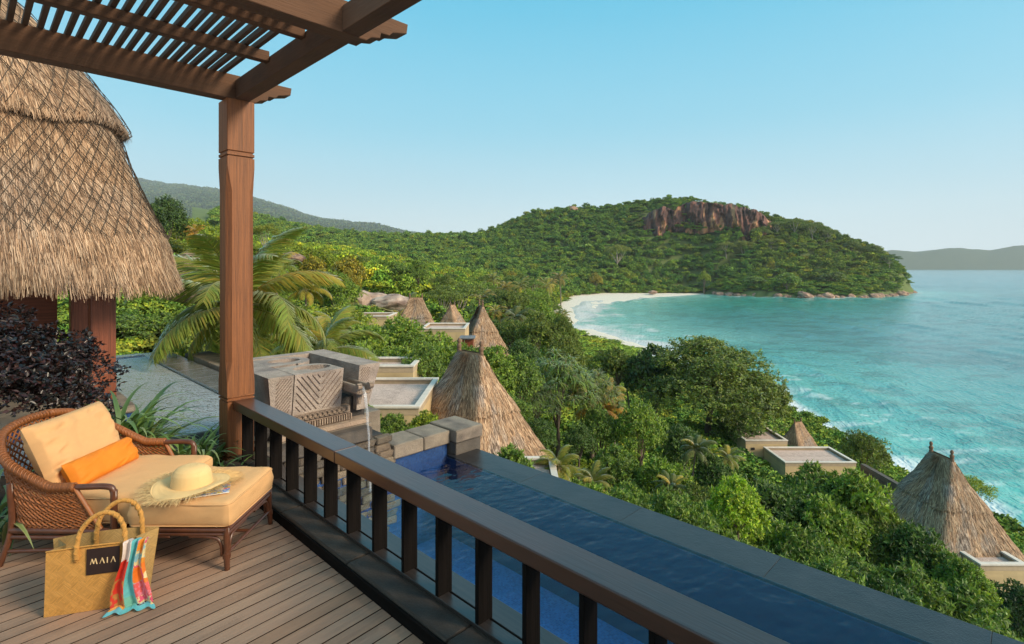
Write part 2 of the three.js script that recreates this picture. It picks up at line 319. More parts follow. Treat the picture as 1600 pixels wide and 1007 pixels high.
const nearGround = (px, D) => groundAt(px, D, nearY);
const headGround = (px, D) => groundAt(px, D, headY);
function sheet(px0, px1, nx, D0, D1, nd, yOf, colOf) {
  const g = new GB();
  for (let j = 0; j <= nd; j++) for (let i = 0; i <= nx; i++) {
    const px = lerp(px0, px1, i / nx), D = D0 * Math.pow(D1 / D0, j / nd), r = (px - XC) / FPX * D, y = yOf(px, D), p = C(r, D, y);
    g.v(p.x, p.y, p.z, colOf(r, D, y, px), p.x, p.z);
  }
  for (let j = 0; j < nd; j++) for (let i = 0; i < nx; i++) { const a = j * (nx + 1) + i; g.q(a, a + 1, a + nx + 2, a + nx + 1); }
  return g.geo();
}
const gcol = (r, f) => { const n = fbm(r * .15 + 90, f * .15 + 40, 3), q = f > 1000 ? .5 : 1; return [(.07 + .05 * n) * q, (.10 + .06 * n) * q, (.028 + .015 * n) * q]; };  // q darkens the far ground to paint in haze
struct('hillside', sheet(-420, 1900, 150, 5.8, 620, 120, nearGround, gcol), M.ground, 'green hillside falling from the terrace to the bay');
struct('headland_hill', sheet(300, 1490, 190, 415, 1100, 90, (px, D) => headGround(px, D) + 1.5 * (fbm(px * .05, D * .05) - .5), gcol), M.ground, 'wooded headland hill across the bay');
const farCrest = [[-300, 250], [0, 280], [150, 290], [230, 298], [265, 303], [300, 305], [335, 309], [365, 313], [410, 327], [440, 334], [470, 345], [500, 352], [540, 357], [575, 361], [610, 365], [660, 373], [720, 384], [800, 398]];
const islandCrest = [[1310, 402], [1395, 391], [1430, 393], [1455, 391], [1480, 388], [1500, 387], [1525, 390], [1545, 392], [1565, 388], [1585, 385], [1605, 384], [1640, 388], [1700, 382], [1800, 386], [1900, 400]];
const farY = (px, D) => { const top = EYE + (HOR - along(farCrest, px)) / FPX * 7500, k = D < 7500 ? smooth(700, 7500, D) : 1 - smooth(7500, 9200, D) * .5; return lerp(20, top - 30, k) + (22 * (fbm(px * .03, D * .006, 4) - .5)) * smooth(1000, 1500, D) + 110 * (fbm(px * .012 + 3, D * .0011, 4) - .5) * smooth(2000, 6000, D); };
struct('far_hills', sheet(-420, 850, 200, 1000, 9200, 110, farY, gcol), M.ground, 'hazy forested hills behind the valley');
struct('far_island', sheet(1300, 1900, 160, 6000, 7000, 24, (px, D) => { const top = EYE + (HOR - along(islandCrest, px)) / FPX * 6400, k = D < 6400 ? smooth(6000, 6400, D) : 1 - smooth(6400, 7000, D); return lerp(SEA - 12, top, k) + 18 * (fbm(px * .07, D * .01) - .5) * k; }, gcol), M.ground, 'distant island ridge on the horizon');
{ // sea
  const col = (r, f, y, px) => {
    const [d, at] = shoreSide(r, f), o = Math.max(0, -d), n = fbm(r * .03 + 9, f * .03 + 5, 4), m = fbm(r * .11 + 3, f * .22, 3);
    const bay = Math.exp(-(((r - 160) / 120) ** 2 + ((f - 430) / 130) ** 2));
    let k = smooth(0, 90, o + 30 * (n - .5)), deep = smooth(200, 1500, f);
    let c = [lerp(.10, .07, k), lerp(.40, .245, k), lerp(.36, .25, k)];
    c = c.map((x, i) => lerp(x, [.035, .33, .26][i], bay * .85));
    c = c.map((x, i) => lerp(x, [.12, .29, .33][i], deep));
    const sw = smooth(.5, .62, m) * .3; c = c.map((x) => x * (1 - sw));
    const b = beachy(at), pale = b * smooth(85, 5, o) * .75; c = c.map((x, i) => lerp(x, [.34, .64, .58][i], pale)); const wide = b ? 16 + 40 * (1 - smooth(230, 430, f)) : 5 + 11 * smooth(.5, .75, vnoise(at * 3.1, 2)), s = fbm(r * .10 + 30, f * .10, 4), st = fbm(r * .35, f * .35 + 8, 4);
    let foam = smooth(.15, -.30, o / wide - s * 1.1 + .22) * smooth(.30, .6, st + .35 * (1 - o / wide));
    foam = Math.max(foam, smooth(1.5 + 3 * s, .3, o) * .9);
    foam = Math.max(foam, smooth(.635, .72, fbm(r * .22 + 60, f * .5, 4)) * smooth(30, 12, o) * .4);
    return c.map((x) => lerp(x, .78, clamp(foam)));
  };
  const wy = (px, D) => {
    const r = (px - XC) / FPX * D, a = smooth(2200, 200, D), n = fbm(r * .02, D * .02, 2) * 5, sharp = (x) => Math.pow(.5 + .5 * Math.sin(x), 2.2);
    return SEA + a * (1.1 * sharp((r * .97 - D * .24) * .21 + n) * smooth(.3, .75, fbm(r * .012 + 8, D * .018, 2)) + smooth(.3, .6, vnoise(r * .03, D * .02)) * .4 * sharp((r * .99 - D * .1) * .55 + n * 1.7) + .45 * (fbm(r * .34 + 4, D * .12, 3) - .5));
  };
  const sg = sheet(60, 2300, 620, 36, 7400, 460, wy, col), sp = sg.attributes.position, su = sg.attributes.uv; for (let i = 0; i < sp.count; i++) { const x = sp.getX(i), z = sp.getZ(i), r = SA * x + CA * z, f = CA * x - SA * z; su.setXY(i, f + .25 * r, r - .25 * f); }
  struct('sea', sg, M.sea, 'turquoise sea with low swell and white wash at the shore');
}
{ // beach
  const g = new GB(), P = []; for (let i = 6.4; i <= 16.1; i += .05) P.push(i);
  const at = (i) => { const k = Math.min(Math.floor(i), SHORE.length - 2), t = i - k, p = SHORE[Math.max(0, k - 1)], a = SHORE[k], b = SHORE[k + 1], q = SHORE[Math.min(SHORE.length - 1, k + 2)], cr = (w, x, y, z) => .5 * (2 * x + (y - w) * t + (2 * w - 5 * x + 4 * y - z) * t * t + (3 * x - w - 3 * y + z) * t ** 3); return [cr(p[0], a[0], b[0], q[0]), cr(p[1], a[1], b[1], q[1])]; };
  const W = [-7, -3, 0, .08, .2, .35, .55, .8, 1.12];
  P.forEach((i, k) => {
    const a = at(i - .03), b = at(i + .03), dx = b[0] - a[0], dy = b[1] - a[1], l = Math.hypot(dx, dy), c = at(i), w = beachWidth(i) + 1;
    for (const o of W) { const off = o > 0 ? o * w : o, p = C(c[0] - dy / l * off, c[1] + dx / l * off, SEA + .3 + (off > 0 ? .045 : .1) * off + .12 * fbm(i * 9, o * 3)); g.v(p.x, p.y, p.z, null, p.x, p.z); }
    if (k) for (let j = 0; j < W.length - 1; j++) { const q = (k - 1) * W.length + j; g.q(q, q + 1, q + W.length + 1, q + W.length); }
  });
  struct('beach', g.geo(), M.sand, 'pale sand beach curving round the bay');
}

// ------------------------------------------------------------------ foliage builders
const GREEN = [[.135, .235, .024], [.165, .27, .026], [.105, .195, .026], [.205, .285, .03], [.08, .15, .024]];
function leaf(g, p, dir, nrm, len, wid, c, fold = .25, droop = 0) {
  const s = dir.clone().cross(nrm).normalize(), n = s.clone().cross(dir).normalize(), m = p.clone().addScaledVector(dir, len * .45), tip = p.clone().addScaledVector(dir, len).addScaledVector(n, -len * droop);
  const l = m.clone().addScaledVector(s, -wid).addScaledVector(n, wid * fold), r = m.clone().addScaledVector(s, wid).addScaledVector(n, wid * fold);
  const a = g.v(p.x, p.y, p.z, c), b = g.v(l.x, l.y, l.z, c), d = g.v(r.x, r.y, r.z, c), e = g.v(tip.x, tip.y, tip.z, c);
  g.t(a, d, e); g.t(a, e, b);
}
const rndDir = (R) => { const z = R() * 2 - 1, a = R() * 6.2832, s = Math.sqrt(1 - z * z); return V(s * Math.cos(a), z, s * Math.sin(a)); };
const pick = (R, list) => list[Math.floor(R() * list.length)];
function cluster(g, R, p, out, n, len, wid, spread, pal = GREEN, droop = .12) {
  const tone = .75 + .5 * R();
  for (let i = 0; i < n; i++) {
    const d = out.clone().multiplyScalar(.55).addScaledVector(rndDir(R), .95).normalize(), base = p.clone().addScaledVector(rndDir(R), spread * R());
    const c = pick(R, pal), k = tone * (.8 + .4 * R());
    leaf(g, base, d, out.clone().addScaledVector(rndDir(R), .5).normalize(), len * (.7 + .6 * R()), wid * (.8 + .4 * R()), [c[0] * k, c[1] * k, c[2] * k], .3, droop);
  }
}
// crown of lobes in a unit-radius tree that stands on y = 0 and is about 2.2 high
function crownGeo(seed, o) {
  const R = rng(seed), g = new GB(), lobes = [];
  for (let i = 0; i < o.lobes; i++) {
    const a = i * 2.39996 + R() * .6, q = Math.sqrt((i + .3) / o.lobes), y = o.shape(q, R);
    lobes.push({ c: V(Math.cos(a) * q * o.reach, y, Math.sin(a) * q * o.reach), r: o.lobe * (.75 + .5 * R()), sy: o.flat ?? .8 });
  }
  for (const L of lobes) for (let i = 0; i < o.clusters; i++) {
    const d = rndDir(R); if (d.y < -.45 && R() < .8) d.y = -d.y;
    const rr = (R() < .75 ? .82 + .22 * R() : .4 + .4 * R()), bump = .85 + .35 * vnoise(d.x * 3 + L.c.x * 9, d.z * 3 + d.y * 2 + L.c.z * 9);
    const p = L.c.clone().add(V(d.x * L.r * rr * bump, d.y * L.r * L.sy * rr * bump, d.z * L.r * rr * bump));
    cluster(g, R, p, V(d.x, d.y * .8 + .35, d.z).normalize(), o.leaves, o.len, o.wid, o.spread ?? o.len, o.pal, o.droop);
  }
  return { geo: g.geo(), lobes };
}
function trunkGeo(seed, lobes, r = .06, lean = .1) {
  const R = rng(seed), g = new GB(), fork = V((R() - .5) * lean, .5 + .2 * R(), (R() - .5) * lean);
  g.tube(curve([V(0, -.35, 0), V((R() - .5) * .06, .2, (R() - .5) * .06), fork], 5), r * 1.25, r * .8, 7);
  for (const L of lobes.slice(0, 9)) { const e = L.c.clone().lerp(fork, .1), m = fork.clone().lerp(e, .5).add(V((R() - .5) * .12, -.06, (R() - .5) * .12)); g.tube(curve([fork, m, e], 4), r * .55, r * .12, 5); }
  return g.geo();
}
const kinds = {};
function kind(name, variants, o, tr = {}) {
  kinds[name] = [];
  for (let i = 0; i < variants; i++) { const k = crownGeo(o.seed + i * 13, o); kinds[name].push({ crown: k.geo, trunk: trunkGeo(o.seed + i, k.lobes, tr.r, tr.lean), bark: tr.bark ?? 'bark' }); }
}
const dome = (b, h) => (q, R) => b + h * Math.sqrt(Math.max(0, 1 - q * q * .9)) * (.72 + .35 * R());
kind('shrub', 4, { seed: 11, lobes: 15, reach: .78, lobe: .34, shape: dome(.35, 1.25), clusters: 46, leaves: 10, len: .125, wid: .027, spread: .07 });
kind('tree', 5, { seed: 101, lobes: 17, reach: .74, lobe: .33, shape: dome(.75, 1.15), clusters: 48, leaves: 9, len: .085, wid: .022, spread: .08 });
kind('broad', 3, { seed: 201, lobes: 13, reach: .74, lobe: .36, shape: dome(.8, 1.05), clusters: 30, leaves: 7, len: .15, wid: .045, spread: .09 });
kind('flat', 3, { seed: 301, lobes: 16, reach: .86, lobe: .24, flat: .35, shape: (q, R) => 1.35 + .55 * (1 - q * q) * R() + .25 * R(), clusters: 36, leaves: 8, len: .06, wid: .016, spread: .10 }, { bark: 'paleBark', r: .045 });
kind('giant', 1, { seed: 401, lobes: 40, reach: .82, lobe: .26, shape: dome(.38, 1.45), clusters: 95, leaves: 10, len: .042, wid: .011, spread: .05 }, { r: .05 });
{ // pandanus: drooping straps in heads
  kinds.pandanus = [];
  for (let v = 0; v < 2; v++) {
    const R = rng(501 + v), g = new GB(), lobes = [];
    for (let h = 0; h < 70; h++) {
      const a = h * 2.4 + R(), q = Math.sqrt((h + .4) / 70), top = V(Math.cos(a) * q * .9, .7 + 1.25 * Math.sqrt(1 - .85 * q * q) * (.55 + .5 * R()), Math.sin(a) * q * .9);
      lobes.push({ c: top, r: .2 });
      for (let i = 0; i < 34; i++) {
        const az = i * 2.4 + R(), el = .9 * R() + .15, d = V(Math.cos(az) * Math.cos(el), Math.sin(el), Math.sin(az) * Math.cos(el)), L = .26 + .14 * R(), w = .011, c0 = R() < .12 ? [.24, .20, .06] : pick(R, GREEN), k = .7 + .6 * R(), c = c0.map((x) => x * k), s = V(-d.z, 0, d.x).normalize();
        let p = top.clone(), prev = null, dd = d.clone();
        for (let m = 0; m <= 3; m++) { const ww = w * (m === 3 ? .15 : 1), l = p.clone().addScaledVector(s, -ww), r = p.clone().addScaledVector(s, ww), x = g.v(l.x, l.y, l.z, c), y = g.v(r.x, r.y, r.z, c); if (prev) g.q(prev[0], prev[1], y, x); prev = [x, y]; p.addScaledVector(dd, L / 3); dd.y -= .62; dd.normalize(); }
      }
    }
    kinds.pandanus.push({ crown: g.geo(), trunk: trunkGeo(510 + v, lobes, .05), bark: 'bark' });
  }
}
function frondGeo(seed, L, n, droop, wid, lift = .35) {         // a feather frond along +x
  const R = rng(seed), g = new GB(), pts = []; let p = V(0, 0, 0), a = lift;
  const N = 14; for (let i = 0; i <= N; i++) { pts.push(p.clone()); p.add(V(Math.cos(a), Math.sin(a), 0).multiplyScalar(L / N)); a -= droop / N * (.5 + 1.2 * i / N); }
  const cr = new THREE.CatmullRomCurve3(pts), rc = [.20, .19, .05];
  g.tube(pts, L * .011, L * .002, 4, rc);
  for (let i = 0; i < n; i++) for (const s of [-1, 1]) {
    const t = .14 + .86 * (i + .5 * R()) / n, q = cr.getPoint(t), tg = cr.getTangent(t), ll = L * (.27 * Math.pow(Math.sin(Math.min(1, t * 1.02) * Math.PI * .83 + .35), .7) + .03) * (.85 + .3 * R());
    if (!(ll > 0)) continue;
    let d = tg.clone().multiplyScalar(.55 + .5 * t).add(V(0, -.10 - .35 * R(), s * (.85 + .2 * R()))).normalize(); const w = wid * (.8 + .4 * R());
    const k = .75 + .5 * R(), c0 = R() < .12 ? [.26, .20, .035] : [.13 + .07 * R(), .19, .025], c = c0.map((x) => x * k), m = q.clone().addScaledVector(d, ll * .5), e = m.clone().addScaledVector(d.clone().add(V(0, -.5 - .4 * R(), 0)).normalize(), ll * .5), sd = tg.clone().multiplyScalar(w);
    const A = g.v(q.x - sd.x * .5, q.y - sd.y * .5, q.z, c), B = g.v(q.x + sd.x * .5, q.y + sd.y * .5, q.z, c), D = g.v(m.x + sd.x, m.y + sd.y, m.z, c), E = g.v(m.x - sd.x, m.y - sd.y, m.z, c), F = g.v(e.x, e.y, e.z, c);
    g.q(A, B, D, E); g.t(E, D, F);
  }
  return g.geo();
}
const fronds = { near: [0, 1, 2, 3].map((i) => frondGeo(601 + i, 1, 96, 1.15 + .25 * i, .0085)), far: [0, 1, 2].map((i) => frondGeo(621 + i, 1, 38, 1.5 + .35 * i, .013)) };
function palm(name, label, pos, L, H, n, set, tone, group, R, spec) {
  const g = thing(name, label, 'palm tree', pos, 0, group), top = V((R() - .5) * H * .18, H, (R() - .5) * H * .18);
  part('trunk', new GB().tube(curve([V(0, -.5, 0), V(top.x * .2, H * .5, top.z * .2), top], 8), L * .05, L * .035, 8).geo(), M.palmBark, g);
  for (let i = 0; i < n; i++) {
    const az = spec?.[i]?.[0] ?? i * 2.4 + R() * .5, el = spec?.[i]?.[1] ?? lerp(1.0, -.65, i / n) + .25 * (R() - .5), f = part('frond', pick(R, fronds[set]), M[R() < .12 ? 'leaf_yellow' : 'leaf_' + tone], g);
    f.position.copy(top); f.rotation.set(0, az, el, 'YXZ'); f.rotateX((R() - .5) * .9); f.scale.setScalar(L * (spec?.[i]?.[2] ?? .85 + .3 * R()));
  }
  return g;
}
// tree by where its crown shows: bearing px, top py, distance D, crown width in px
function treeAt(px, py, D, wpx, kn, tone, name, label, group, R, ground = nearGround, cat = 'tree') {
  const Rd = wpx / FPX * D / 2, r = (px - XC) / FPX * D, top = EYE + (HOR - py) / FPX * D, gy = ground(px, D); let H = Math.max(top - gy, Rd * .9), base = top - H;
  if (kn === 'palm') { const L = Rd * 1.15; return palm(name, label, C(r, D, gy - .2), L, Math.max(top - gy - L * .45, L * .5), 16, D < 45 ? 'near' : 'far', tone, group, R); }
  const k = pick(R, kinds[kn]), sy = Math.min(H / 2.15, Rd * 1.25), g = thing(name, label, cat, C(r, D, base + H - sy * 2.1), R() * 6.28, group);
  g.scale.set(Rd * .97, sy, Rd * .97);
  const t = part('trunk', k.trunk, M[k.bark], g), ext = (H - sy * 2.1) / sy; if (ext > .1) { t.scale.y = 1; part('lower_trunk', new THREE.CylinderGeometry(.075, .1, ext + .4, 7).translate(0, -ext / 2 - .15, 0), M[k.bark], g); }
  part('crown', k.crown, M['leaf_' + tone], g);
  return g;
}
// ------------------------------------------------------------------ forest masses (nobody could count them)
const ORD = 'first second third fourth fifth sixth seventh eighth ninth tenth eleventh twelfth thirteenth fourteenth fifteenth sixteenth seventeenth eighteenth nineteenth twentieth'.split(' ');
const ord = (i) => ORD[i] ?? `${ORD[i % 10] === 'tenth' ? 'tenth' : ORD[i % 20]}-next`;
const lowCrowns = [0, 1, 2, 3, 4, 5, 6].map((i) => crownGeo(701 + i * 7, { lobes: i > 4 ? 9 : 5 + i, reach: i > 4 ? .8 : .45 + .07 * i, lobe: i > 4 ? .3 : .5 - .035 * i, shape: i > 4 ? (q, R) => 1.5 + .5 * R() : dome(.55, .85 + .13 * i), clusters: 16, leaves: 5, len: .22, wid: .075, spread: .14, droop: .1, flat: i > 4 ? .35 : .75 }).geo);
const farCrowns = [0, 1, 2].map((i) => crownGeo(751 + i * 7, { lobes: 5, reach: .55, lobe: .5, shape: dome(.6, .9), clusters: 9, leaves: 3, len: .5, wid: .2, spread: .15, droop: .1 }).geo);
phys('leaf_mass', { color: rgb(1, 1, 1), vertexColors: true, roughness: .9 });
function mass(name, label, spots, geos) {                      // spots: [position, radius, height, tint]
  const g = thing(name, label, null, V(0, 0, 0)); g.userData.kind = 'stuff';
  const R = rng(99), q = new THREE.Quaternion(), Y = V(0, 1, 0), per = geos.map(() => []);
  for (const s of spots) per[Math.floor(R() * geos.length)].push(s);
  per.forEach((list, k) => {
    if (!list.length) return;
    const m = shade(new THREE.InstancedMesh(geos[k], M.leaf_mass, list.length)); m.name = 'foliage'; m.userData.kind = 'stuff'; g.add(m);
    list.forEach(([p, r, h, c], i) => { q.setFromAxisAngle(Y, R() * 6.28); m.setMatrixAt(i, new THREE.Matrix4().compose(p, q, V(r, h / 2.1, r))); m.setColorAt(i, rgb(...c)); });
  });
  return g;
}
const tintOf = (R, kind = 0) => { const t = R(), k = .75 + .5 * R(); const c = t < .18 ? [1.45, 1.18, .8] : t < .33 ? [.6, .78, .85] : t < .40 ? [1.8, 1.2, .85] : t < .46 ? [1.25, 1.15, 1.5] : [1, 1, .9]; return c.map((x, i) => x * k * (kind ? [.36, .42, .6][i] : 1)); };  // kind darkens and blues the far forest to paint in haze
const cliffTop = [[998, 350], [1004, 340], [1015, 333], [1040, 322], [1054, 330], [1066, 318], [1085, 313], [1110, 315], [1128, 321], [1140, 317], [1165, 326], [1190, 331], [1206, 350]];
const cliffLow = [[998, 356], [1010, 372], [1022, 368], [1040, 356], [1060, 350], [1090, 355], [1120, 350], [1150, 357], [1165, 366], [1180, 360], [1206, 352]];
{
  const R = rng(31), spots = [];
  for (let r = -360; r < 445; r += 6.2) for (let f = 425; f < 930; f += 6.2) {
    const rr = r + (R() - .5) * 6, ff = f + (R() - .5) * 6, px = XC + rr / ff * FPX; if (px < 330 || px > 1478) continue;
    const [d, at] = shoreSide(rr, ff), low = d < 26; if (d < Math.max(5, beachWidth(at) * 1.02 + 2)) continue;
    const y = headGround(px, ff), h = low ? 4.5 + 3 * R() : 7 + 7 * R() * R() + (R() < .05 ? 4 : 0) - (ff > 600 && px > 980 && px < 1230 ? 2 : 0), rad = low ? 3.2 + 1.8 * R() : 3 + 5 * R() * R() + R(), py = HOR - (y + h * .6 - EYE) / ff * FPX;
    if (px > 1002 && px < 1202 && ff < 660 && ff > lerp(625, 565, (px - 1002) / 200) && py > along(cliffTop, px) - 1 && py < along(cliffLow, px) - 1 && R() < .85) continue;
    const sunny = px > 1180 && !low ? [1.25, 1.0, .85] : [1, 1, 1];  // warm tint paints sunlight onto the right-hand crowns
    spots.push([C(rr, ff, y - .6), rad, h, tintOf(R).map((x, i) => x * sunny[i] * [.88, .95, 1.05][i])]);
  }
  for (let i = 0; i < 900; i++) { // low bushes down to the rocks
    const q = lerp(12.5, 23, R()), k = Math.floor(q), t = q - k, a = SHORE[k], b = SHORE[k + 1], l = Math.hypot(b[0] - a[0], b[1] - a[1]), o = 4 + beachWidth(q) + 26 * R(), rr = lerp(a[0], b[0], t) - (b[1] - a[1]) / l * o, ff = lerp(a[1], b[1], t) + (b[0] - a[0]) / l * o, px = XC + rr / ff * FPX;
    spots.push([C(rr, ff, headGround(px, ff) - .5), 2.6 + 2.2 * R(), 3 + 3.5 * R() * smooth(4, 16, o), tintOf(R).map((x, i) => x * [1.3, 1.25, 1][i])]);
  }
  mass('headland_forest', 'dense forest covering the headland hill across the bay', spots, lowCrowns);
  const far = [];
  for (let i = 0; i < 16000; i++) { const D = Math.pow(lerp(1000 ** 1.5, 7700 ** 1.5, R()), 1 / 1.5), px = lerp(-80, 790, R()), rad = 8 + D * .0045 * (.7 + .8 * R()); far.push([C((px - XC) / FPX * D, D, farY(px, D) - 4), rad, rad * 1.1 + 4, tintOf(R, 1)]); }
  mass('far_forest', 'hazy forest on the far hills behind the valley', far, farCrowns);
  const mid = [];
  for (let i = 0; i < 5200; i++) {
    const D = lerp(Math.sqrt(70), Math.sqrt(560), Math.sqrt(R())) ** 2, px = lerp(150, 985, R()), r = (px - XC) / FPX * D, [d, at] = shoreSide(r, D); if (d < Math.max(5, beachWidth(at) + 3)) continue;
    if (px > 525 && px < 650 && D > 70 && D < 112) continue;
    const y = nearGround(px, D), rad = 2.2 + 2.2 * R(); mid.push([C(r, D, y - .4), rad, (px > 880 ? 2.4 : 3 + 4.5 * R() * smooth(60, 150, D) + 1.2), tintOf(R).map((x, k) => x * (px < 620 && D < 330 ? [1.5, 1.36, .85][k] : [1.3, 1.2, .95][k]))]);
  }
  mass('valley_forest', 'mixed forest filling the valley between villas and beach', mid, lowCrowns);
  const und = [];
  for (let i = 0; i < 9000; i++) {
    const D = lerp(Math.sqrt(7.5), Math.sqrt(110), R()) ** 2, px = lerp(-100, 1800, R()), r = (px - XC) / FPX * D, [d] = shoreSide(r, D); if (d < 2.5) continue;
    const p = C(r, D, 0), a = p.x, t = -p.z; if ((a < 5.6 && t < 17.5) || (px > 525 && px < 650 && D > 70)) continue;
    const y = nearGround(px, D), k = smooth(8, 60, D); und.push([C(r, D, y - .2), lerp(.5, 1.6, k) * (.7 + .6 * R()), lerp(.8, 2.4, k) * (.6 + .7 * R()), tintOf(R)]);
  }
  mass('undergrowth', 'low green undergrowth covering the hillside ground', und, lowCrowns);
}

// ------------------------------------------------------------------ individual trees
{
  const R = rng(77), J = (a) => (R() - .5) * 2 * a;
  const poolEdge = (px) => 418 + .352 * (px + 52.7);
  const put = (list, name, make, group, cat) => list.sort((a, b) => a[0] - b[0]).forEach(([px, py, D, w, kn, tone], i) => treeAt(px, py, D, w, kn, tone, name, make(i, tone, kn), group, R, nearGround, cat));
  const TONE = { lush: 'fresh green', bright: 'bright green', deep: 'deep green', olive: 'olive green', yellow: 'yellow green', warm: 'warm green', gold: 'golden', dusk: 'dark green', grey: 'grey green' };
  let L = [];
  // slope beyond the infinity pool, row by row away from the pool's edge
  for (let px = 800, i = 0; px < 1680; px += 62, i++) L.push([px + J(12), poolEdge(px) - 16 + J(14), 10.5 + J(.8), 120 + J(22), 'shrub', pick(R, ['lush', 'bright', 'lush', 'deep'])]);
  put(L, 'leafy_shrub', (i, t) => `${TONE[t]} leafy shrub, ${ord(i)} from the left hugging the pool's edge`, 'shrubs along the pool edge', 'shrub');
  L = [];
  for (let px = 1060; px < 1540; px += 70) L.push([px + J(14), poolEdge(px) - 58 + J(18), 15 + J(1), 130 + J(22), 'shrub', pick(R, ['lush', 'lush', 'bright', 'deep'])]);
  put(L, 'leafy_shrub', (i, t) => `${TONE[t]} leafy shrub, ${ord(i)} from the left in the pool's second row`, 'shrubs in the second row below the pool', 'shrub');
  L = [[1120, 772, 19, 110, 'shrub', 'lush'], [1215, 726, 20, 125, 'shrub', 'deep'], [1270, 706, 22, 125, 'shrub', 'lush'], [1335, 722, 21, 120, 'shrub', 'bright'], [1375, 775, 20, 115, 'shrub', 'olive'], [1425, 808, 19, 115, 'shrub', 'deep'], [1480, 846, 18, 105, 'shrub', 'lush'], [1515, 868, 17, 75, 'shrub', 'bright'],
    [1170, 800, 16, 90, 'shrub', 'bright'], [1290, 765, 19, 110, 'shrub', 'bright']];
  put(L, 'leafy_shrub', (i, t) => `${TONE[t]} leafy shrub, ${ord(i)} from the left in the pool's third row`, 'shrubs in the third row below the pool', 'shrub');
  put([[1153, 738, 14.6, 92, 'shrub', 'lime']], 'leafy_shrub', () => 'rounded yellow green bush, the brightest one on the slope below the flat roofs', null, 'shrub');
  put([[1352, 674, 50, 78, 'tree', 'olive']], 'seaside_tree', () => 'lone olive tree against the sea between the small thatch and the large right-hand thatch');
  put([[1565, 862, 33, 90, 'broad', 'dusk'], [1592, 905, 24, 90, 'shrub', 'dusk']], 'dark_tree', (i) => ['dark tree at the sea behind the cream villa corner', 'dark shrub below the cream villa at the frame edge'][i]);
  put([[1515, 742, 52, 70, 'flat', 'yellow']], 'sparse_tree', () => 'sparse yellow tree showing past the right thatched roof against the sea');
  // the big tree and its neighbours
  put([[1108, 522, 55, 235, 'giant', 'olive']], 'giant_tree', () => 'largest broad tree, olive green dome standing before the sea');
  put([[1188, 590, 55, 100, 'tree', 'olive']], 'round_tree', () => 'rounded tree filling the right foot of the giant tree');
  put([[1150, 640, 52, 90, 'tree', 'deep']], 'round_tree', () => 'low rounded tree between the giant tree and the flat roofs');
  put([[1025, 548, 58, 100, 'broad', 'dusk'], [985, 575, 62, 60, 'palm', 'dusk']], 'dark_tree', (i) => ['dark palm at the left foot of the dark breadfruit tree', 'dark breadfruit tree leaning on the giant tree from the left'][i]);
  // between middle thatch and giant tree
  L = [[935, 640, 34, 85, 'tree', 'lush'], [1000, 634, 33, 95, 'tree', 'bright'], [1070, 668, 34, 90, 'tree', 'deep'], [1115, 705, 30, 75, 'shrub', 'deep'], [905, 668, 30, 60, 'tree', 'deep'], [965, 690, 25, 85, 'shrub', 'lush'], [1035, 705, 24, 100, 'shrub', 'bright'], [1090, 745, 21, 80, 'shrub', 'olive'], [905, 745, 17, 70, 'shrub', 'lush'], [985, 745, 17, 100, 'shrub', 'lush'], [1050, 775, 15, 90, 'shrub', 'bright']];
  put(L, 'bushy_tree', (i, t) => `${TONE[t]} bushy tree, ${ord(i)} from the left in the hollow right of the thatch`, 'bushy trees right of the middle roof');
  L = [[868, 698, 21, 75, 'palm', 'bright'], [915, 728, 19, 65, 'palm', 'lush'], [1078, 684, 30, 58, 'palm', 'deep'], [1055, 742, 22, 58, 'palm', 'deep'], [1140, 698, 36, 50, 'palm', 'lush']];
  put(L, 'small_palm', (i) => `small green palm, ${ord(i)} from the left among the bushes below the pool`, 'small palms below the pool', 'palm tree');
  put([[930, 612, 40, 85, 'palm', 'gold'], [962, 598, 42, 60, 'palm', 'warm']], 'golden_palm', (i) => ['golden fronded palm just right of the drooping strap-leaved trees', 'warm green palm between golden palm and dark tree'][i], null, 'palm tree');
  put([[872, 548, 36, 130, 'pandanus', 'lush'], [925, 575, 38, 95, 'pandanus', 'olive'], [838, 590, 34, 80, 'pandanus', 'deep']], 'strap_leaved_tree', (i) => ['deep green strap-leaved tree beside the middle thatch', 'large strap-leaved tree with drooping blades, middle of three', 'olive strap-leaved tree nearest the golden palm'][i], 'strap-leaved trees');
  L = [[770, 545, 32, 90, 'tree', 'bright'], [812, 560, 33, 90, 'tree', 'lush'], [800, 620, 28, 80, 'tree', 'lush'], [840, 655, 27, 70, 'tree', 'deep'], [820, 535, 48, 80, 'tree', 'deep'], [880, 530, 56, 80, 'tree', 'olive'], [945, 540, 62, 85, 'flat', 'olive'], [885, 512, 85, 55, 'tree', 'olive'], [860, 490, 80, 70, 'tree', 'bright'], [965, 548, 60, 60, 'broad', 'olive']];
  put(L, 'valley_tree', (i, t) => `${TONE[t]} tree, ${ord(i)} from the left, behind the middle thatch's right side`, 'trees right behind the middle roof');
  // behind the fountain and the middle villa
  L = [[565, 512, 30, 130, 'tree', 'bright'], [625, 502, 34, 150, 'tree', 'bright'], [690, 522, 34, 130, 'tree', 'bright'], [735, 540, 33, 90, 'tree', 'lush'], [520, 520, 32, 90, 'tree', 'yellow'], [660, 545, 28, 90, 'tree', 'lush'], [600, 548, 29, 100, 'tree', 'lush']];
  put(L, 'bushy_tree', (i, t) => `${TONE[t]} bushy tree, ${ord(i)} from the left behind the fountain and the gravel roofs`, 'bushy trees behind the fountain');
  L = [[572, 628, 11.5, 62, 'shrub', 'bright'], [612, 640, 11, 58, 'shrub', 'lush'], [585, 660, 9.6, 60, 'shrub', 'lush'], [662, 636, 11, 60, 'shrub', 'yellow'], [640, 662, 10, 50, 'shrub', 'bright']];
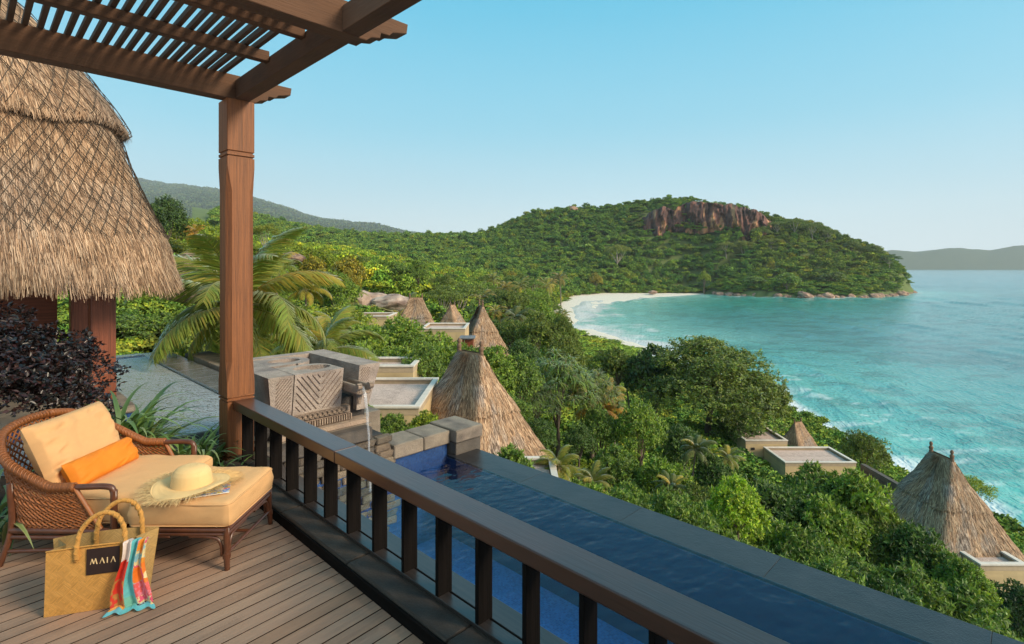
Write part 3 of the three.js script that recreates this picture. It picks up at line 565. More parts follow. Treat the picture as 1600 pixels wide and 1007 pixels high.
  put(L, 'leafy_shrub', (i, t) => `${TONE[t]} shrub, ${ord(i)} from the left between the fountain and the coping stones`, 'shrubs below the fountain', 'shrub');
  // valley rows
  const row = (n, a, b, D, py, w, ks, ts, name, where, group, cat) => {
    const l = []; for (let i = 0; i < n; i++) { const px = lerp(a, b, (i + .5) / n) + J((b - a) / n * .35); if (shoreSide((px - XC) / FPX * D, D)[0] < 12) continue; l.push([px, (typeof py === 'function' ? py(px) : py) + J(9), D * (1 + J(.06)), w * (1 + J(.28)), pick(R, ks), pick(R, ts)]); }
    put(l, name, (i, t, k) => `${TONE[t]} ${k === 'palm' ? 'palm' : k === 'flat' ? 'flat-topped tree' : 'tree'}, ${ord(i)} from the left ${where}`, group, cat);
  };
  const warm = ['bright', 'yellow', 'yellow', 'warm', 'yellow'], mixed = ['lush', 'bright', 'olive', 'olive', 'warm', 'deep'];
  row(5, 180, 350, 24, 500, 90, ['tree', 'broad'], ['deep', 'lush', 'olive'], 'hillside_tree', 'in the shade behind the reflecting pond', 'trees behind the pond');
  row(7, 215, 545, 40, (x) => 440 + (x - 215) * .12, 105, ['tree', 'broad'], warm, 'hillside_tree', 'on the slope behind the coconut palm', 'trees behind the palm');
  row(8, 215, 535, 62, (x) => 375 + (x - 215) * .19, 75, ['tree', 'broad', 'flat'], warm, 'hillside_tree', 'in the middle row of the left slope', 'trees of the left slope, middle row');
  row(9, 225, 530, 95, (x) => 348 + Math.max(0, x - 330) * .26, 62, ['tree', 'tree', 'flat'], warm, 'hillside_tree', 'in the upper row of the left slope', 'trees of the left slope, upper row');
  row(11, 360, 700, 150, (x) => 370 + (x - 360) * .16, 46, ['tree', 'flat', 'tree'], ['olive', 'bright', 'warm', 'lush'], 'hillside_tree', 'along the crest of the left slope', 'trees along the left crest');
  put([[258, 312, 58, 78, 'tree', 'dusk'], [415, 345, 66, 50, 'flat', 'warm']], 'umbrella_tree', (i) => ['dark rounded tree beside the thatch edge', 'reddish umbrella-topped tree just right of the post'][i]);
  L = [[335, 372, 34, 90, 'palm', 'yellow'], [455, 505, 27, 95, 'palm', 'bright'], [478, 430, 42, 75, 'palm', 'yellow'], [522, 492, 30, 85, 'palm', 'bright'], [430, 395, 46, 70, 'palm', 'palm']];
  put(L, 'slope_palm', (i) => `feathery palm, ${ord(i)} from the left on the slope round the timber post`, 'palms on the slope round the post', 'palm tree');
  put([[300, 350, 60, 40, 'palm', 'gold'], [330, 360, 48, 55, 'broad', 'yellow']], 'bright_tree', (i) => ['bright yellow green palm between thatch and post', 'yellow leafed tree left of the post'][i]);
  put([[545, 402, 90, 60, 'broad', 'gold'], [488, 400, 75, 45, 'broad', 'gold'], [545, 425, 85, 40, 'tree', 'gold']], 'golden_tree', (i) => ['orange leaved tree nearest the post on the left slope', 'larger golden tree above the granite slope', 'smaller golden tree directly above the granite slope'][i]);
  row(10, 470, 910, 78, (x) => 505 - (x - 470) * .02, 62, ['tree', 'palm', 'tree', 'broad'], mixed, 'valley_tree', 'in the row among the thatched villas', 'trees among the villas');
  row(12, 500, 880, 105, 480, 52, ['tree', 'palm', 'tree', 'flat'], mixed, 'valley_tree', 'in the row just behind the thatched villas', 'trees just behind the villas');
  row(12, 600, 868, 145, 462, 44, ['tree', 'palm', 'flat', 'broad'], mixed, 'valley_tree', 'in the second row behind the thatched villas', 'trees two rows behind the villas');
  row(13, 600, 860, 200, 446, 38, ['tree', 'palm', 'flat'], mixed, 'valley_tree', 'in the third row behind the villas', 'trees three rows behind the villas');
  row(14, 600, 858, 280, 434, 30, ['tree', 'palm', 'flat', 'palm'], mixed, 'valley_tree', 'on the valley floor toward the headland', 'trees on the valley floor');
  row(7, 790, 880, 340, 432, 28, ['palm', 'palm', 'tree'], ['olive', 'bright', 'warm'], 'beach_palm', 'behind the pale beach', 'palms behind the beach');
  put([[715, 436, 120, 95, 'flat', 'olive'], [690, 448, 112, 70, 'flat', 'olive']], 'umbrella_tree', (i) => ['lower umbrella-topped tree behind the thatched villas', 'widest umbrella-topped tree rising over the valley'][i]);
  // single trees that stand out on the headland
  L = [[965, 378, 560, 48, 'flat', 'warm'], [833, 386, 600, 22, 'flat', 'grey'], [1190, 352, 575, 34, 'flat', 'olive'], [1215, 345, 578, 36, 'flat', 'olive'], [1243, 340, 575, 40, 'flat', 'olive'], [1270, 346, 570, 38, 'flat', 'olive'], [1293, 356, 568, 34, 'flat', 'olive'], [1165, 372, 566, 34, 'flat', 'warm'], [1135, 376, 566, 32, 'flat', 'warm'], [1205, 372, 560, 30, 'flat', 'warm'], [1330, 376, 560, 34, 'tree', 'olive'], [1362, 383, 555, 36, 'tree', 'olive'], [1390, 396, 552, 36, 'flat', 'deep'], [930, 428, 500, 26, 'tree', 'gold'], [800, 426, 430, 26, 'tree', 'gold'], [1100, 425, 530, 22, 'tree', 'yellow'], [1230, 428, 480, 40, 'broad', 'bright'], [1375, 420, 540, 44, 'broad', 'bright'], [1300, 425, 490, 40, 'broad', 'olive'], [1180, 432, 500, 36, 'broad', 'lush']];
  L.sort((a, b) => a[0] - b[0]).forEach(([px, py, D, w, kn, tone], i) => treeAt(px, py, D, w, kn, tone, 'headland_tree', `${TONE[tone]} ${kn === 'flat' ? 'umbrella-topped tree' : 'rounded tree'}, ${ord(i)} from the left standing out on the headland`, 'single trees on the headland', R, headGround));
}
{ // coconut palm behind the post
  const R = rng(5), Rf = [];
  for (const [az, el, k] of [[20, 1.05, 1], [75, .85, .95], [140, .95, 1], [200, .8, 1], [260, 1.0, 1], [315, .75, 1], [0, .45, 1.1], [45, .35, 1], [95, .3, 1], [150, .4, 1.05], [182, .28, 1.15], [225, .35, 1], [280, .4, 1], [330, .2, 1.05], [10, -.1, 1], [60, -.25, .95], [120, -.2, 1], [170, -.12, 1.1], [205, -.35, 1], [250, -.3, 1], [300, -.35, .95], [345, -.4, 1], [30, -.65, .9], [150, -.7, .9], [215, -.75, .85], [320, -.7, .9]]) Rf.push([az * Math.PI / 180 + YAW, el, k]);
  const p = C(-7.2, 13.6, -3.4);
  palm('coconut_palm', 'large coconut palm with arching fronds behind the timber post', p, 2.6, 4.3, Rf.length, 'near', 'palm', null, R, Rf);
  palm('coconut_palm', 'smaller coconut palm with drooping fronds behind the stone fountain', C(-7.0, 20, -4.4), 2.5, 3.1, 18, 'near', 'palm', null, R);
}
// ------------------------------------------------------------------ rocks
function boulderGeo(seed, pal) {
  const g = new THREE.IcosahedronGeometry(1, 4).toNonIndexed(), p = g.attributes.position, c = [], o = seed * 7.3;
  const gi = new THREE.IcosahedronGeometry(1, 4);
  const disp = (x, y, z) => { const n = fbm(x * 1.4 + o, y * 1.4 + z * 1.1 + o, 3), m = fbm(x * 4 + o, z * 4 + y * 3, 3); return 1 + .55 * (n - .5) + .22 * (m - .5); };
  for (let i = 0; i < p.count; i++) { const x = p.getX(i), y = p.getY(i), z = p.getZ(i), k = disp(x, y, z); p.setXYZ(i, x * k, y * k * .72, z * k); const n = fbm(x * 3 + o, y * 5 + z * 2, 3), q = pal[n > .56 ? 1 : n < .36 ? 2 : 0]; c.push(q[0] * (.8 + .4 * n), q[1] * (.8 + .4 * n), q[2] * (.8 + .4 * n)); }
  void gi; g.setAttribute('color', new THREE.Float32BufferAttribute(c, 3)); g.computeVertexNormals(); return projUV(toCreasedNormals(g, .6));
}
const GRAN = [[.21, .135, .10], [.34, .22, .15], [.12, .08, .065]];
const boulders = [1, 2, 3, 4].map((s) => boulderGeo(s, GRAN));
boulders.push(boulderGeo(9, [[.32, .225, .175], [.42, .31, .25], [.20, .13, .10]]), boulderGeo(12, [[.38, .28, .23], [.50, .40, .33], [.22, .15, .12]]));
{
  const R = rng(41), spots = [];
  for (let i = 0; i < 74; i++) { const q = lerp(16.4, 22.2, i / 74) + R() * .05, k = Math.floor(q), t = q - k, a = SHORE[k], b = SHORE[k + 1]; spots.push([lerp(a[0], b[0], t) + (R() - .5) * 5, lerp(a[1], b[1], t) + (R() - .2) * 7, (1.7 + 3.4 * R() * R()) * (q > 21 ? .8 : 1.05)]); }
  spots.sort((a, b) => a[0] / a[1] - b[0] / b[1]).forEach(([r, f, s], i) => {
    const m = tag(part('shore_boulder', pick(R, boulders.slice(0, 4)), M.rock, scene), `brown boulder, ${ord(i % 20)} of the ${['first', 'second', 'third', 'fourth'][Math.floor(i / 20)]} twenty along the headland waterline`, 'boulder', 'boulders along the headland waterline');
    m.position.copy(C(r, f, SEA + .25 * s)); m.rotation.set(R() * .4, R() * 6, R() * .4); m.scale.set(s * (1 + .5 * R()), s, s * (1 + .3 * R()));
  });
  const one = (label, px, py, D, w, h, d, turn = 0, v = 0) => { const m = tag(part('granite_boulder', boulders[v], M.rock, scene), label, 'boulder'); m.position.copy(C((px - XC) / FPX * D, D, EYE + (HOR - py) / FPX * D)); m.scale.set(w, h, d); m.rotation.y = turn; };
  one('long pale granite slab sloping through the trees above the villas', 574, 470, 101, 4.6, 2.5, 3.2, YAW + .3, 4);
  one('smaller pale granite slab right of the long slab', 612, 474, 99, 3.8, 2.2, 3, YAW, 5);
  one('reddish boulder showing under the thatch edge left of the post', 300, 436, 26, 1.7, 1.5, 1.6, .4, 1);
  one('grey boulder among the trees right of the post', 458, 404, 75, 1.7, 1.2, 1.6, .4, 3);
  one('pinkish boulder at the small left beach hut, far bay', 1020, 457, 505, 5, 2.2, 4, 0, 1);
  one('boulder on the headland skyline left of the cliff', 893, 328, 716, 9, 7, 8, 1, 2);
}
{ // cliff
  const g = new GB(), nx = 180, ny = 26, pal = [[.135, .06, .045], [.40, .20, .10], [.07, .036, .03]];
  const rib = (px) => Math.pow(Math.abs(Math.sin(px * .10 + 5 * fbm(px * .045, 2))), .45) * 6 + 8 * vnoise(px * .07, 7) + 2.2 * vnoise(px * .33, 3);
  for (let j = 0; j <= ny; j++) for (let i = 0; i <= nx; i++) {
    const px = lerp(998, 1206, i / nx), cap = j > ny - 5, v = Math.min(1, j / (ny - 4)), rough = fbm(px * .25, v * 5, 4);
    const D0 = lerp(640, 590, i / nx), edge = smooth(0, .06, i / nx) * smooth(1, .94, i / nx);
    const top = along(cliffTop, px) + 5 * (vnoise(px * .22, 1) - .5), py = lerp(along(cliffLow, px) + 12, top, v), over = cap ? (j - (ny - 4)) * 13 : 0;
    const D = D0 - rib(px + 9 * (fbm(v * 2.2, px * .02) - .5) + 3 * v) * (.35 + .65 * v) * edge * 1.5 - 7 * rough - 5 * smooth(.45, .6, fbm(px * .08 + 20, v * 4, 3)) + 14 * v * v + over, y = EYE + (HOR - py) / FPX * (D - over) - (cap ? (over > 0 ? 1.5 * (over / 10) : 0) : 0), p = C((px - XC) / FPX * D, D, y);
    const n = fbm(px * .13 + 3, v * 2.2, 4), q = n > .66 - .12 * smooth(.6, .1, v) ? pal[1] : n < .42 ? pal[2] : pal[0], s = .75 + .5 * vnoise(px * .9, v * 4);
    g.v(p.x, p.y, p.z, [q[0] * s, q[1] * s, q[2] * s], p.x + p.z, p.y);
  }
  for (let j = 0; j < ny; j++) for (let i = 0; i < nx; i++) { const a = j * (nx + 1) + i; g.q(a, a + 1, a + nx + 2, a + nx + 1); }
  const R = rng(88), bush = []; for (let i = 0; i < 230; i++) { const px = lerp(1002, 1202, R()), t = R(), py = lerp(along(cliffLow, px) + 4, along(cliffTop, px), t * t * .8), D = lerp(640, 590, (px - 998) / 208) - 15 + 12 * t, y = EYE + (HOR - py) / FPX * D; bush.push([C((px - XC) / FPX * D, D, y - 2), 1.8 + 2 * R(), 2.5 + 3 * R(), tintOf(R)]); }
  for (let i = 0; i < 70; i++) { const px = lerp(1004, 1200, R()), D = lerp(640, 590, (px - 998) / 208) + 22 + 26 * R(), y = EYE + (HOR - along(cliffTop, px)) / FPX * lerp(640, 590, (px - 998) / 208) - 2.5; bush.push([C((px - XC) / FPX * D, D, y - 1), 2.5 + 2.5 * R(), 4 + 3.5 * R(), tintOf(R)]); }
  mass('cliff_bushes', 'scattered bushes growing on the ledges of the headland cliff', bush, lowCrowns);
  tag(part('granite_cliff', g.geo(), M.rock, scene), 'reddish brown granite cliff with vertical ribs near the headland summit', 'cliff');
}
// ------------------------------------------------------------------ terrace: deck, kerb, railing
const bA = (a0, a1, y0, y1, t0, t1, c = .006, ax) => box(a1 - a0, y1 - y0, t1 - t0, (a0 + a1) / 2, y0, -(t0 + t1) / 2, c, ax);
{
  const g = thing('deck', 'weathered timber deck of narrow boards', null, V(0, 0, 0), 4.6 * Math.PI / 180); g.userData.kind = 'structure';
  const R = rng(3), W = .0975, geos = [0, 1, 2, 3, 4, 5].map(() => box(6.2, .03, W - .009, 0, 0, 0, 0, 'x'));
  for (let i = 0; i < 66; i++) {
    const t = -1 + i * W, tm = M['deck' + pick(R, [0, 0, 1, 1, 2, 3])], sm = M.deckside, m = part('board', pick(R, geos), [sm, sm, tm, sm, sm, sm], g), s = Math.floor(R() * 2) * Math.PI, x1 = 1.66 * .9968 + t * .0802;
    m.position.set(x1 - 3.1, -.03 - .0015 * R(), -t); m.rotation.y = s;
  }
  part('substructure', bA(-4.6, 1.6, -.3, -.10, -1.1, 5.4, 0), M.dark, g);
}
struct('planting_bed', (() => { const g = new GB(); for (let j = 0; j <= 30; j++) for (let i = 0; i <= 40; i++) { const a = lerp(-6, 2.1, i / 40), t = lerp(5.1, 7.14, j / 30); g.v(a, -.16 + .12 * fbm(a * 3, t * 3, 3), -t, null, a, t); } for (let j = 0; j < 30; j++) for (let i = 0; i < 40; i++) { const k = j * 41 + i; g.q(k, k + 1, k + 42, k + 41); } return g.geo(); })(), M.soil, 'dark planting bed between the deck and the pond');
{
  const k = thing('stone_kerb', 'dark stone kerb between the deck boards and the railing', 'kerb', V(0, 0, 0));
  for (let t = -1.87; t < 5.5; t += .98) part('kerb_stone', bA(1.635, 2.03, -.35, .083, t + .003, Math.min(5.44, t + .977), .014), M.kerb, k);
  part('kerb_shade_strip', bA(1.618, 1.634, -.3, .07, -1.87, 5.44, .003, 'z'), M.baluster, k);  // added near-black strip paints the shade on the kerb's inner face
  const g = thing('timber_railing', 'low timber railing with a broad polished handrail running along the pool', 'railing', V(0, 0, 0));
  part('handrail', bA(1.772, 1.950, .548, .632, 3.452, 5.447, .008, 'z'), M.rail, g);
  part('handrail', bA(1.773, 1.949, .549, .631, -1.6, 3.449, .008, 'z'), M.rail, g);
  part('bottom_plank', bA(1.79, 1.866, .085, .106, -1.6, 5.44, .003, 'z'), M.plinth, g);
  part('bottom_plank', bA(1.880, 2.012, .085, .104, -1.6, 5.44, .003, 'z'), M.plinth, g);
  const bg = box(.097, .455, .028, 0, 0, 0, .003, 'y');
  for (let t = -1.27; t < 5.4; t += .3265) { const b = part('baluster', bg, M.baluster, g); b.position.set(1.842, .098, -t - .01); }
}
// ------------------------------------------------------------------ pergola
{
  const g = thing('pergola', 'weathered timber pergola with slatted roof on one square post', 'pergola', V(0, 0, 0)), R = rng(8);
  const post = [];
  const ringPost = (levels) => { // square shaft with chamfered corners
    const q = new GB(), w = .125; const ring = (y, c) => { const o = [[w, -w + c], [w, w - c], [w - c, w], [-w + c, w], [-w, w - c], [-w, -w + c], [-w + c, -w], [w - c, -w]]; return o.map(([x, z]) => [x, y, z]); };
    for (let i = 0; i < levels.length - 1; i++) { const A = ring(...levels[i]), B = ring(...levels[i + 1]); for (let s = 0; s < 8; s++) { const t = (s + 1) % 8, v = [A[s], A[t], B[t], B[s]].map((p) => q.v(...p)); q.q(v[3], v[2], v[1], v[0]); } }
    return projUV(q.geo().toNonIndexed(), 'y', .3, .2);
  };
  post.push(ringPost([[.675, .004], [.80, .006], [1.0, .045], [2.62, .045], [2.86, .006], [2.955, .004]]));
  post.push(box(.25, .29, .25, 0, -.2, 0, .01, 'y'), box(.245, .52, .245, 0, .094, 0, .012, 'y'), box(.222, .012, .222, 0, .614, 0, 0), box(.25, .018, .25, 0, .626, 0, .005, 'y'), box(.222, .012, .222, 0, .644, 0, 0), box(.25, .019, .25, 0, .656, 0, .005, 'y'));
  post.push(box(.225, .014, .225, 0, 2.955, 0, 0), box(.25, .03, .25, 0, 2.969, 0, .006, 'y'), box(.225, .014, .225, 0, 2.999, 0, 0), box(.25, .497, .25, 0, 3.013, 0, .008, 'y'));
  const pm = merge(post); pm.translate(1.845, 0, -5.575); part('post', pm, M.post, g);
  const beam = (t0, t1) => { const e = extrude([[-4.5, 3.512], [1.98, 3.512], [2.02, 3.545], [2.09, 3.56], [2.10, 3.60], [2.17, 3.605], [2.20, 3.635], [2.32, 3.665], [2.33, 3.732], [-4.5, 3.732]], t1 - t0 - .008, .004, 'x'); e.translate(0, 0, -t1 + .004); return e; };
  part('front_beam', beam(5.45, 5.60), M.beam, g);
  part('rear_beam', beam(3.385, 3.53), M.beam, g);
  part('side_beam', bA(1.795, 1.93, 3.513, 3.69, 3.532, 5.448, .006, 'z'), M.beam, g);
  part('side_beam', bA(1.795, 1.93, 3.515, 3.69, -1.2, 3.383, .006, 'z'), M.beam, g);
  for (const t of [4.66, 3.98]) part('batten', bA(-4.5, 1.793, 3.64, 3.728, t - .035, t + .04, .005), M.beam, g);
  const sg = [0, 1, 2].map(() => box(.036, .045, 2.24, 0, 0, 0, .003, 'z'));
  for (let a = -3.6, i = 0; a < 1.76; a += .0815, i++) { const s = part('slat', pick(R, sg), M.slat, g); s.position.set(a + (R() - .5) * .008, 3.734, -4.49 + (R() - .5) * .02); s.rotation.y = (R() - .5) * .006; }
}
// ------------------------------------------------------------------ infinity pool
{
  const W = -.5, g = thing('infinity_pool', 'long infinity pool lined with blue mosaic, below the railing', 'pool', V(0, 0, 0));
  const tile = (geo) => { geo.attributes.uv.needsUpdate = true; return geo; };
  part('pool_floor', tile(bA(2.0, 4.4, -1.65, -1.5, -2.4, 5.6, 0)), M.mosaic, g);
  part('near_wall', tile(bA(1.99, 2.06, -1.5, -.03, -2.4, 5.43, 0)), M.mosaic, g);
  part('end_wall_tiles', tile(bA(2.06, 4.32, -1.5, -.36, 5.40, 5.46, 0)), M.tileband, g);
  for (let t = -2.4; t < 5.3; t += 1.3) part('weir_stone', bA(4.30, 4.725, -1.76, W + .004, t + .0006, Math.min(5.38, t + 1.2994), .004), M.weir, g);
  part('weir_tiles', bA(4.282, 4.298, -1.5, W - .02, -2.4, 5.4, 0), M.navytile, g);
  part('outer_wall', bA(4.36, 4.715, -5, -1.77, -2.4, 5.4, 0), M.weir, g);
  // coping stones round the far end
  part('coping_stone', bA(3.50, 3.93, -.36, -.19, 5.36, 5.80, .02), M.coping, g);
  part('coping_stone', bA(3.935, 4.34, -.36, -.19, 5.36, 5.80, .02), M.coping, g);
  part('corner_coping_stone', bA(4.345, 4.80, -.34, -.175, 5.24, 5.82, .02), M.coping, g);
  part('corner_pier', bA(4.36, 4.785, -.78, -.342, 5.27, 5.78, .01), M.copingd, g);
  const w = new GB(), nx = 40, nz = 150; for (let j = 0; j <= nz; j++) for (let i = 0; i <= nx; i++) { const a = lerp(2.058, 4.303, i / nx), t = lerp(-2.39, 5.402, j / nz), k = smooth(3, 5.3, t); w.v(a, W + .006 + .006 * k * (fbm(a * 5, t * 6, 3) - .5) + .03 * k * (fbm(a * 3 + 7, t * 4, 3) - .5) * Math.exp(-(((a - 2.75) / .8) ** 2)), -t, null, a, t); } for (let j = 0; j < nz; j++) for (let i = 0; i < nx; i++) { const k = j * (nx + 1) + i; w.q(k, k + 1, k + nx + 2, k + nx + 1); }
  struct('pool_water', w.geo(), M.poolwater, 'clear rippled water filling the infinity pool');
}
{ // rough stone wall at the end of the pool, under the fountain
  const g = thing('rough_stone_wall', 'rough stacked stone wall under the carved fountain, seen between the balusters', 'wall', V(0, 0, 0)), R = rng(17);
  part('wall_core', bA(2.03, 3.42, -2, -.05, 5.47, 6.9, 0), M.darkstone, g);
  const sg = [0, 1, 2, 3].map((s) => { const q = box(.2, .085, .12, 0, -.0425, 0, .018, 'x'), p = q.attributes.position; for (let i = 0; i < p.count; i++) { const x = p.getX(i), y = p.getY(i), z = p.getZ(i); p.setXYZ(i, x + .018 * (vnoise(x * 20 + s * 9, y * 30 + z * 9) - .5), y + .02 * (vnoise(x * 15 + s * 5, z * 20 + 4) - .5), z + .03 * (vnoise(x * 18 + s, y * 25) - .5)); } q.computeVertexNormals(); return q; });
  for (let y = -1.2, j = 0; y < -.1; y += .088, j++) for (let a = 2.05 + (j % 2) * .07 + R() * .04; a < 3.4;) { const w = .12 + .16 * R(); const m = part('stone', pick(R, sg), M['rough' + Math.floor(R() * 4)], g); m.position.set(a + w / 2, y + .045, -5.45 + .02 * R()); m.scale.set(w / .2 * .96, .92 + .1 * R(), 1); m.rotation.z = (R() - .5) * .05; a += w; }
  part('capstone', bA(2.03, 3.22, -.055, .095, 5.36, 5.72, .018), M.copingd, g);
  part('step_stone', bA(3.23, 3.49, -.33, -.20, 5.40, 5.86, .015), M.coping, g);
  part('step_stone', bA(3.05, 3.44, -.2, .02, 5.74, 6.2, .015), M.coping, g);
}
// ------------------------------------------------------------------ carved stone fountain
function prism(top, bot, y0, y1, hole) {
  const q = new GB(), tri = THREE.ShapeUtils.triangulateShape(top.map((p) => new THREE.Vector2(...p)), hole ? [hole.map((p) => new THREE.Vector2(...p))] : []), all = hole ? top.concat(hole) : top, allB = hole ? bot.concat(hole) : bot;
  const T = all.map(([a, t]) => q.v(a, y1, -t)), B = allB.map(([a, t]) => q.v(a, y0, -t));
  for (const [a, b, c] of tri) { q.t(T[a], T[b], T[c]); q.t(B[a], B[c], B[b]); }
  const wall = (o, n) => { for (let i = 0; i < n; i++) { const j = (i + 1) % n; const p = (k, m) => q.v(m[k * 3], m[k * 3 + 1], m[k * 3 + 2]); const P = q.p; const v = [B[o + i], B[o + j], T[o + j], T[o + i]].map((k) => q.v(P[k * 3], P[k * 3 + 1], P[k * 3 + 2])); q.q(v[0], v[1], v[2], v[3]); void p; } };
  wall(0, top.length); if (hole) wall(top.length, hole.length);
  const g = q.geo().toNonIndexed(); g.computeVertexNormals(); return projUV(g, 'x', R0(), R0());
}
const ell = (ca, ct, ra, rt, n = 24, a0 = 0, a1 = Math.PI * 2) => { const o = []; for (let i = 0; i < n; i++) { const x = a0 + (a1 - a0) * i / (a1 - a0 > 6.2 ? n : n - 1); o.push([ca + Math.cos(x) * ra, ct + Math.sin(x) * rt]); } return o; };
{
  const g = thing('stone_fountain', 'carved grey stone fountain with scroll top, chevron front and water spout', 'fountain', V(0, 0, 0)), top = .775, bot = .33;
  const rect = (a0, a1, t0, t1) => [[a0, t0], [a1, t0], [a1, t1], [a0, t1]];
  part('left_block', prism(rect(2.13, 2.393, 5.53, 6.70), rect(2.19, 2.393, 5.60, 6.70), bot, top), M.carved, g);
  part('right_block', prism(rect(3.15, 3.425, 5.53, 6.97), rect(3.15, 3.29, 5.60, 6.97), bot - .08, top + .002), M.carved, g);
  part('back_bar', prism(rect(2.36, 3.148, 6.80, 6.968), rect(2.36, 3.148, 6.80, 6.968), bot, top - .001), M.carved, g);
  const sc = (a0, a1, t0, t1, rr) => [[a0, t0], [a1, t0], ...(rr > 0 ? ell(a1 - rr, t1 - rr, rr, rr, 8, 0, Math.PI / 2) : [[a1, t1]]), [a0, t1]];
  part('rear_scroll', prism([[2.36, 6.18], [2.72, 6.18], ...ell(2.70, 6.46, .26, .28, 14, -Math.PI / 2, Math.PI / 2), [2.36, 6.74]], [[2.36, 6.18], [2.72, 6.18], ...ell(2.70, 6.46, .24, .27, 14, -Math.PI / 2, Math.PI / 2), [2.36, 6.74]], bot, top - .003, ell(2.68, 6.48, .19, .14).reverse()), M.carved, g);
  part('front_scroll', prism(sc(2.405, 2.955, 5.532, 6.06, .2), sc(2.405, 2.955, 5.60, 6.06, .2), bot, top - .002, ell(2.72, 5.82, .21, .15).reverse()), M.carved, g);
  const disc = (a, t, y, r) => new THREE.CylinderGeometry(r, r, .05, 24).scale(1.25, 1, .8).translate(a, y, -t);
  part('scroll_boss', projUV(disc(2.62, 5.84, top - .05, .07).toNonIndexed()), M.carved, g);
  part('scroll_boss', projUV(disc(2.60, 6.49, top - .05, .06).toNonIndexed()), M.carved, g);
  part('fountain_bed', bA(2.15, 3.3, .1, .40, 5.68, 6.95, 0), M.darkstone, g);
  // carved ridges on the sloping front
  const zAt = (y) => lerp(5.60, 5.53, (y - bot) / (top - bot)), rid = [], ridge = (a0, y0, a1, y1) => rid.push(new GB().tube([V(a0, y0, -zAt(y0)), V(a1, y1, -zAt(y1))], .0065, .0065, 5).geo());
  const hatch = (a0, a1, s, step = .06) => { const H = top - bot - .06, y0 = bot + .03; for (let o = -H; o < (a1 - a0) + H; o += step) { let p = [], q = null; const f = (y) => (s > 0 ? a0 + o + (y - y0) * .8 : a1 - o - (y - y0) * .8); let ya = y0, yb = y0 + H; const lim = (lo, hi) => { const A = f(ya), B = f(yb), t0 = (lo - A) / (B - A), t1 = (hi - A) / (B - A), mn = Math.max(0, Math.min(t0, t1)), mx = Math.min(1, Math.max(t0, t1)); if (mn >= mx) return false; const a = lerp(ya, yb, mn), b = lerp(ya, yb, mx); ya = a; yb = b; return true; }; if (lim(a0 + .012, a1 - .012) && yb - ya > .03) ridge(f(ya), ya, f(yb), yb); void p; void q; } };
  hatch(2.42, 2.70, -1); hatch(2.70, 2.945, 1); hatch(2.205, 2.385, 1, .034); hatch(3.16, 3.30, 1, .03);
  part('carved_chevrons', merge(rid), M.carvedb, g).userData.kind = 'stuff';
  const rings = []; for (let i = 0; i < 11; i++) rings.push(new THREE.TorusGeometry(.026, .0095, 5, 12).translate(2.43 + i * .056, bot - .032, -5.565));
  part('carved_ring_band', merge([bA(2.39, 3.06, bot - .075, bot + .002, 5.575, 5.9, .006), ...rings]), M.carvedb, g);
  const dent = []; for (let i = 0; i < 24; i++) dent.push(bA(2.40 + i * .0285, 2.4175 + i * .0285, bot - .155, bot - .09, 5.56, 5.62, .003));
  part('carved_dentil_band', merge([bA(2.385, 3.07, bot - .165, bot - .077, 5.59, 5.9, .004), ...dent]), M.carvedb, g);
  part('base_course', bA(2.2, 3.28, bot - .235, bot - .167, 5.53, 6.8, .01), M.carvedb, g);
  part('base_course', bA(2.1, 3.20, .096, bot - .24, 5.50, 6.8, .01), M.coping, g);
  // spout
  const sp = [bA(2.99, 3.135, .56, .60, 5.28, 5.75, .01, 'z'), bA(2.965, 3.01, .565, .665, 5.285, 5.76, .014, 'z'), bA(3.105, 3.15, .565, .665, 5.285, 5.76, .014, 'z'), new THREE.CylinderGeometry(.036, .036, .05, 14).rotateZ(Math.PI / 2).translate(2.985, .655, -5.27), new THREE.CylinderGeometry(.036, .036, .05, 14).rotateZ(Math.PI / 2).translate(3.125, .655, -5.27), new THREE.CylinderGeometry(.05, .03, .14, 12).translate(3.06, .50, -5.42)];
  part('spout', projUV(merge(sp), 'z').translate(.01, -.06, 0), M.carvedb, g);
  const st = new GB(), pts = []; for (let i = 0; i <= 18; i++) { const s = i / 18; pts.push(V(3.06 + .004 * Math.sin(i * 1.7), .565 - 1.07 * s * s - .02 * s, -5.36 + .35 * Math.sqrt(s) * .6 + .012 * s)); }
  st.tube(pts, (s) => lerp(.026, .009, Math.sqrt(s)) * (1 + .14 * Math.sin(s * 40)), 0, 8);
  struct('falling_water', st.geo(), M.stream, 'thin stream of water falling from the fountain spout into the pool');
}
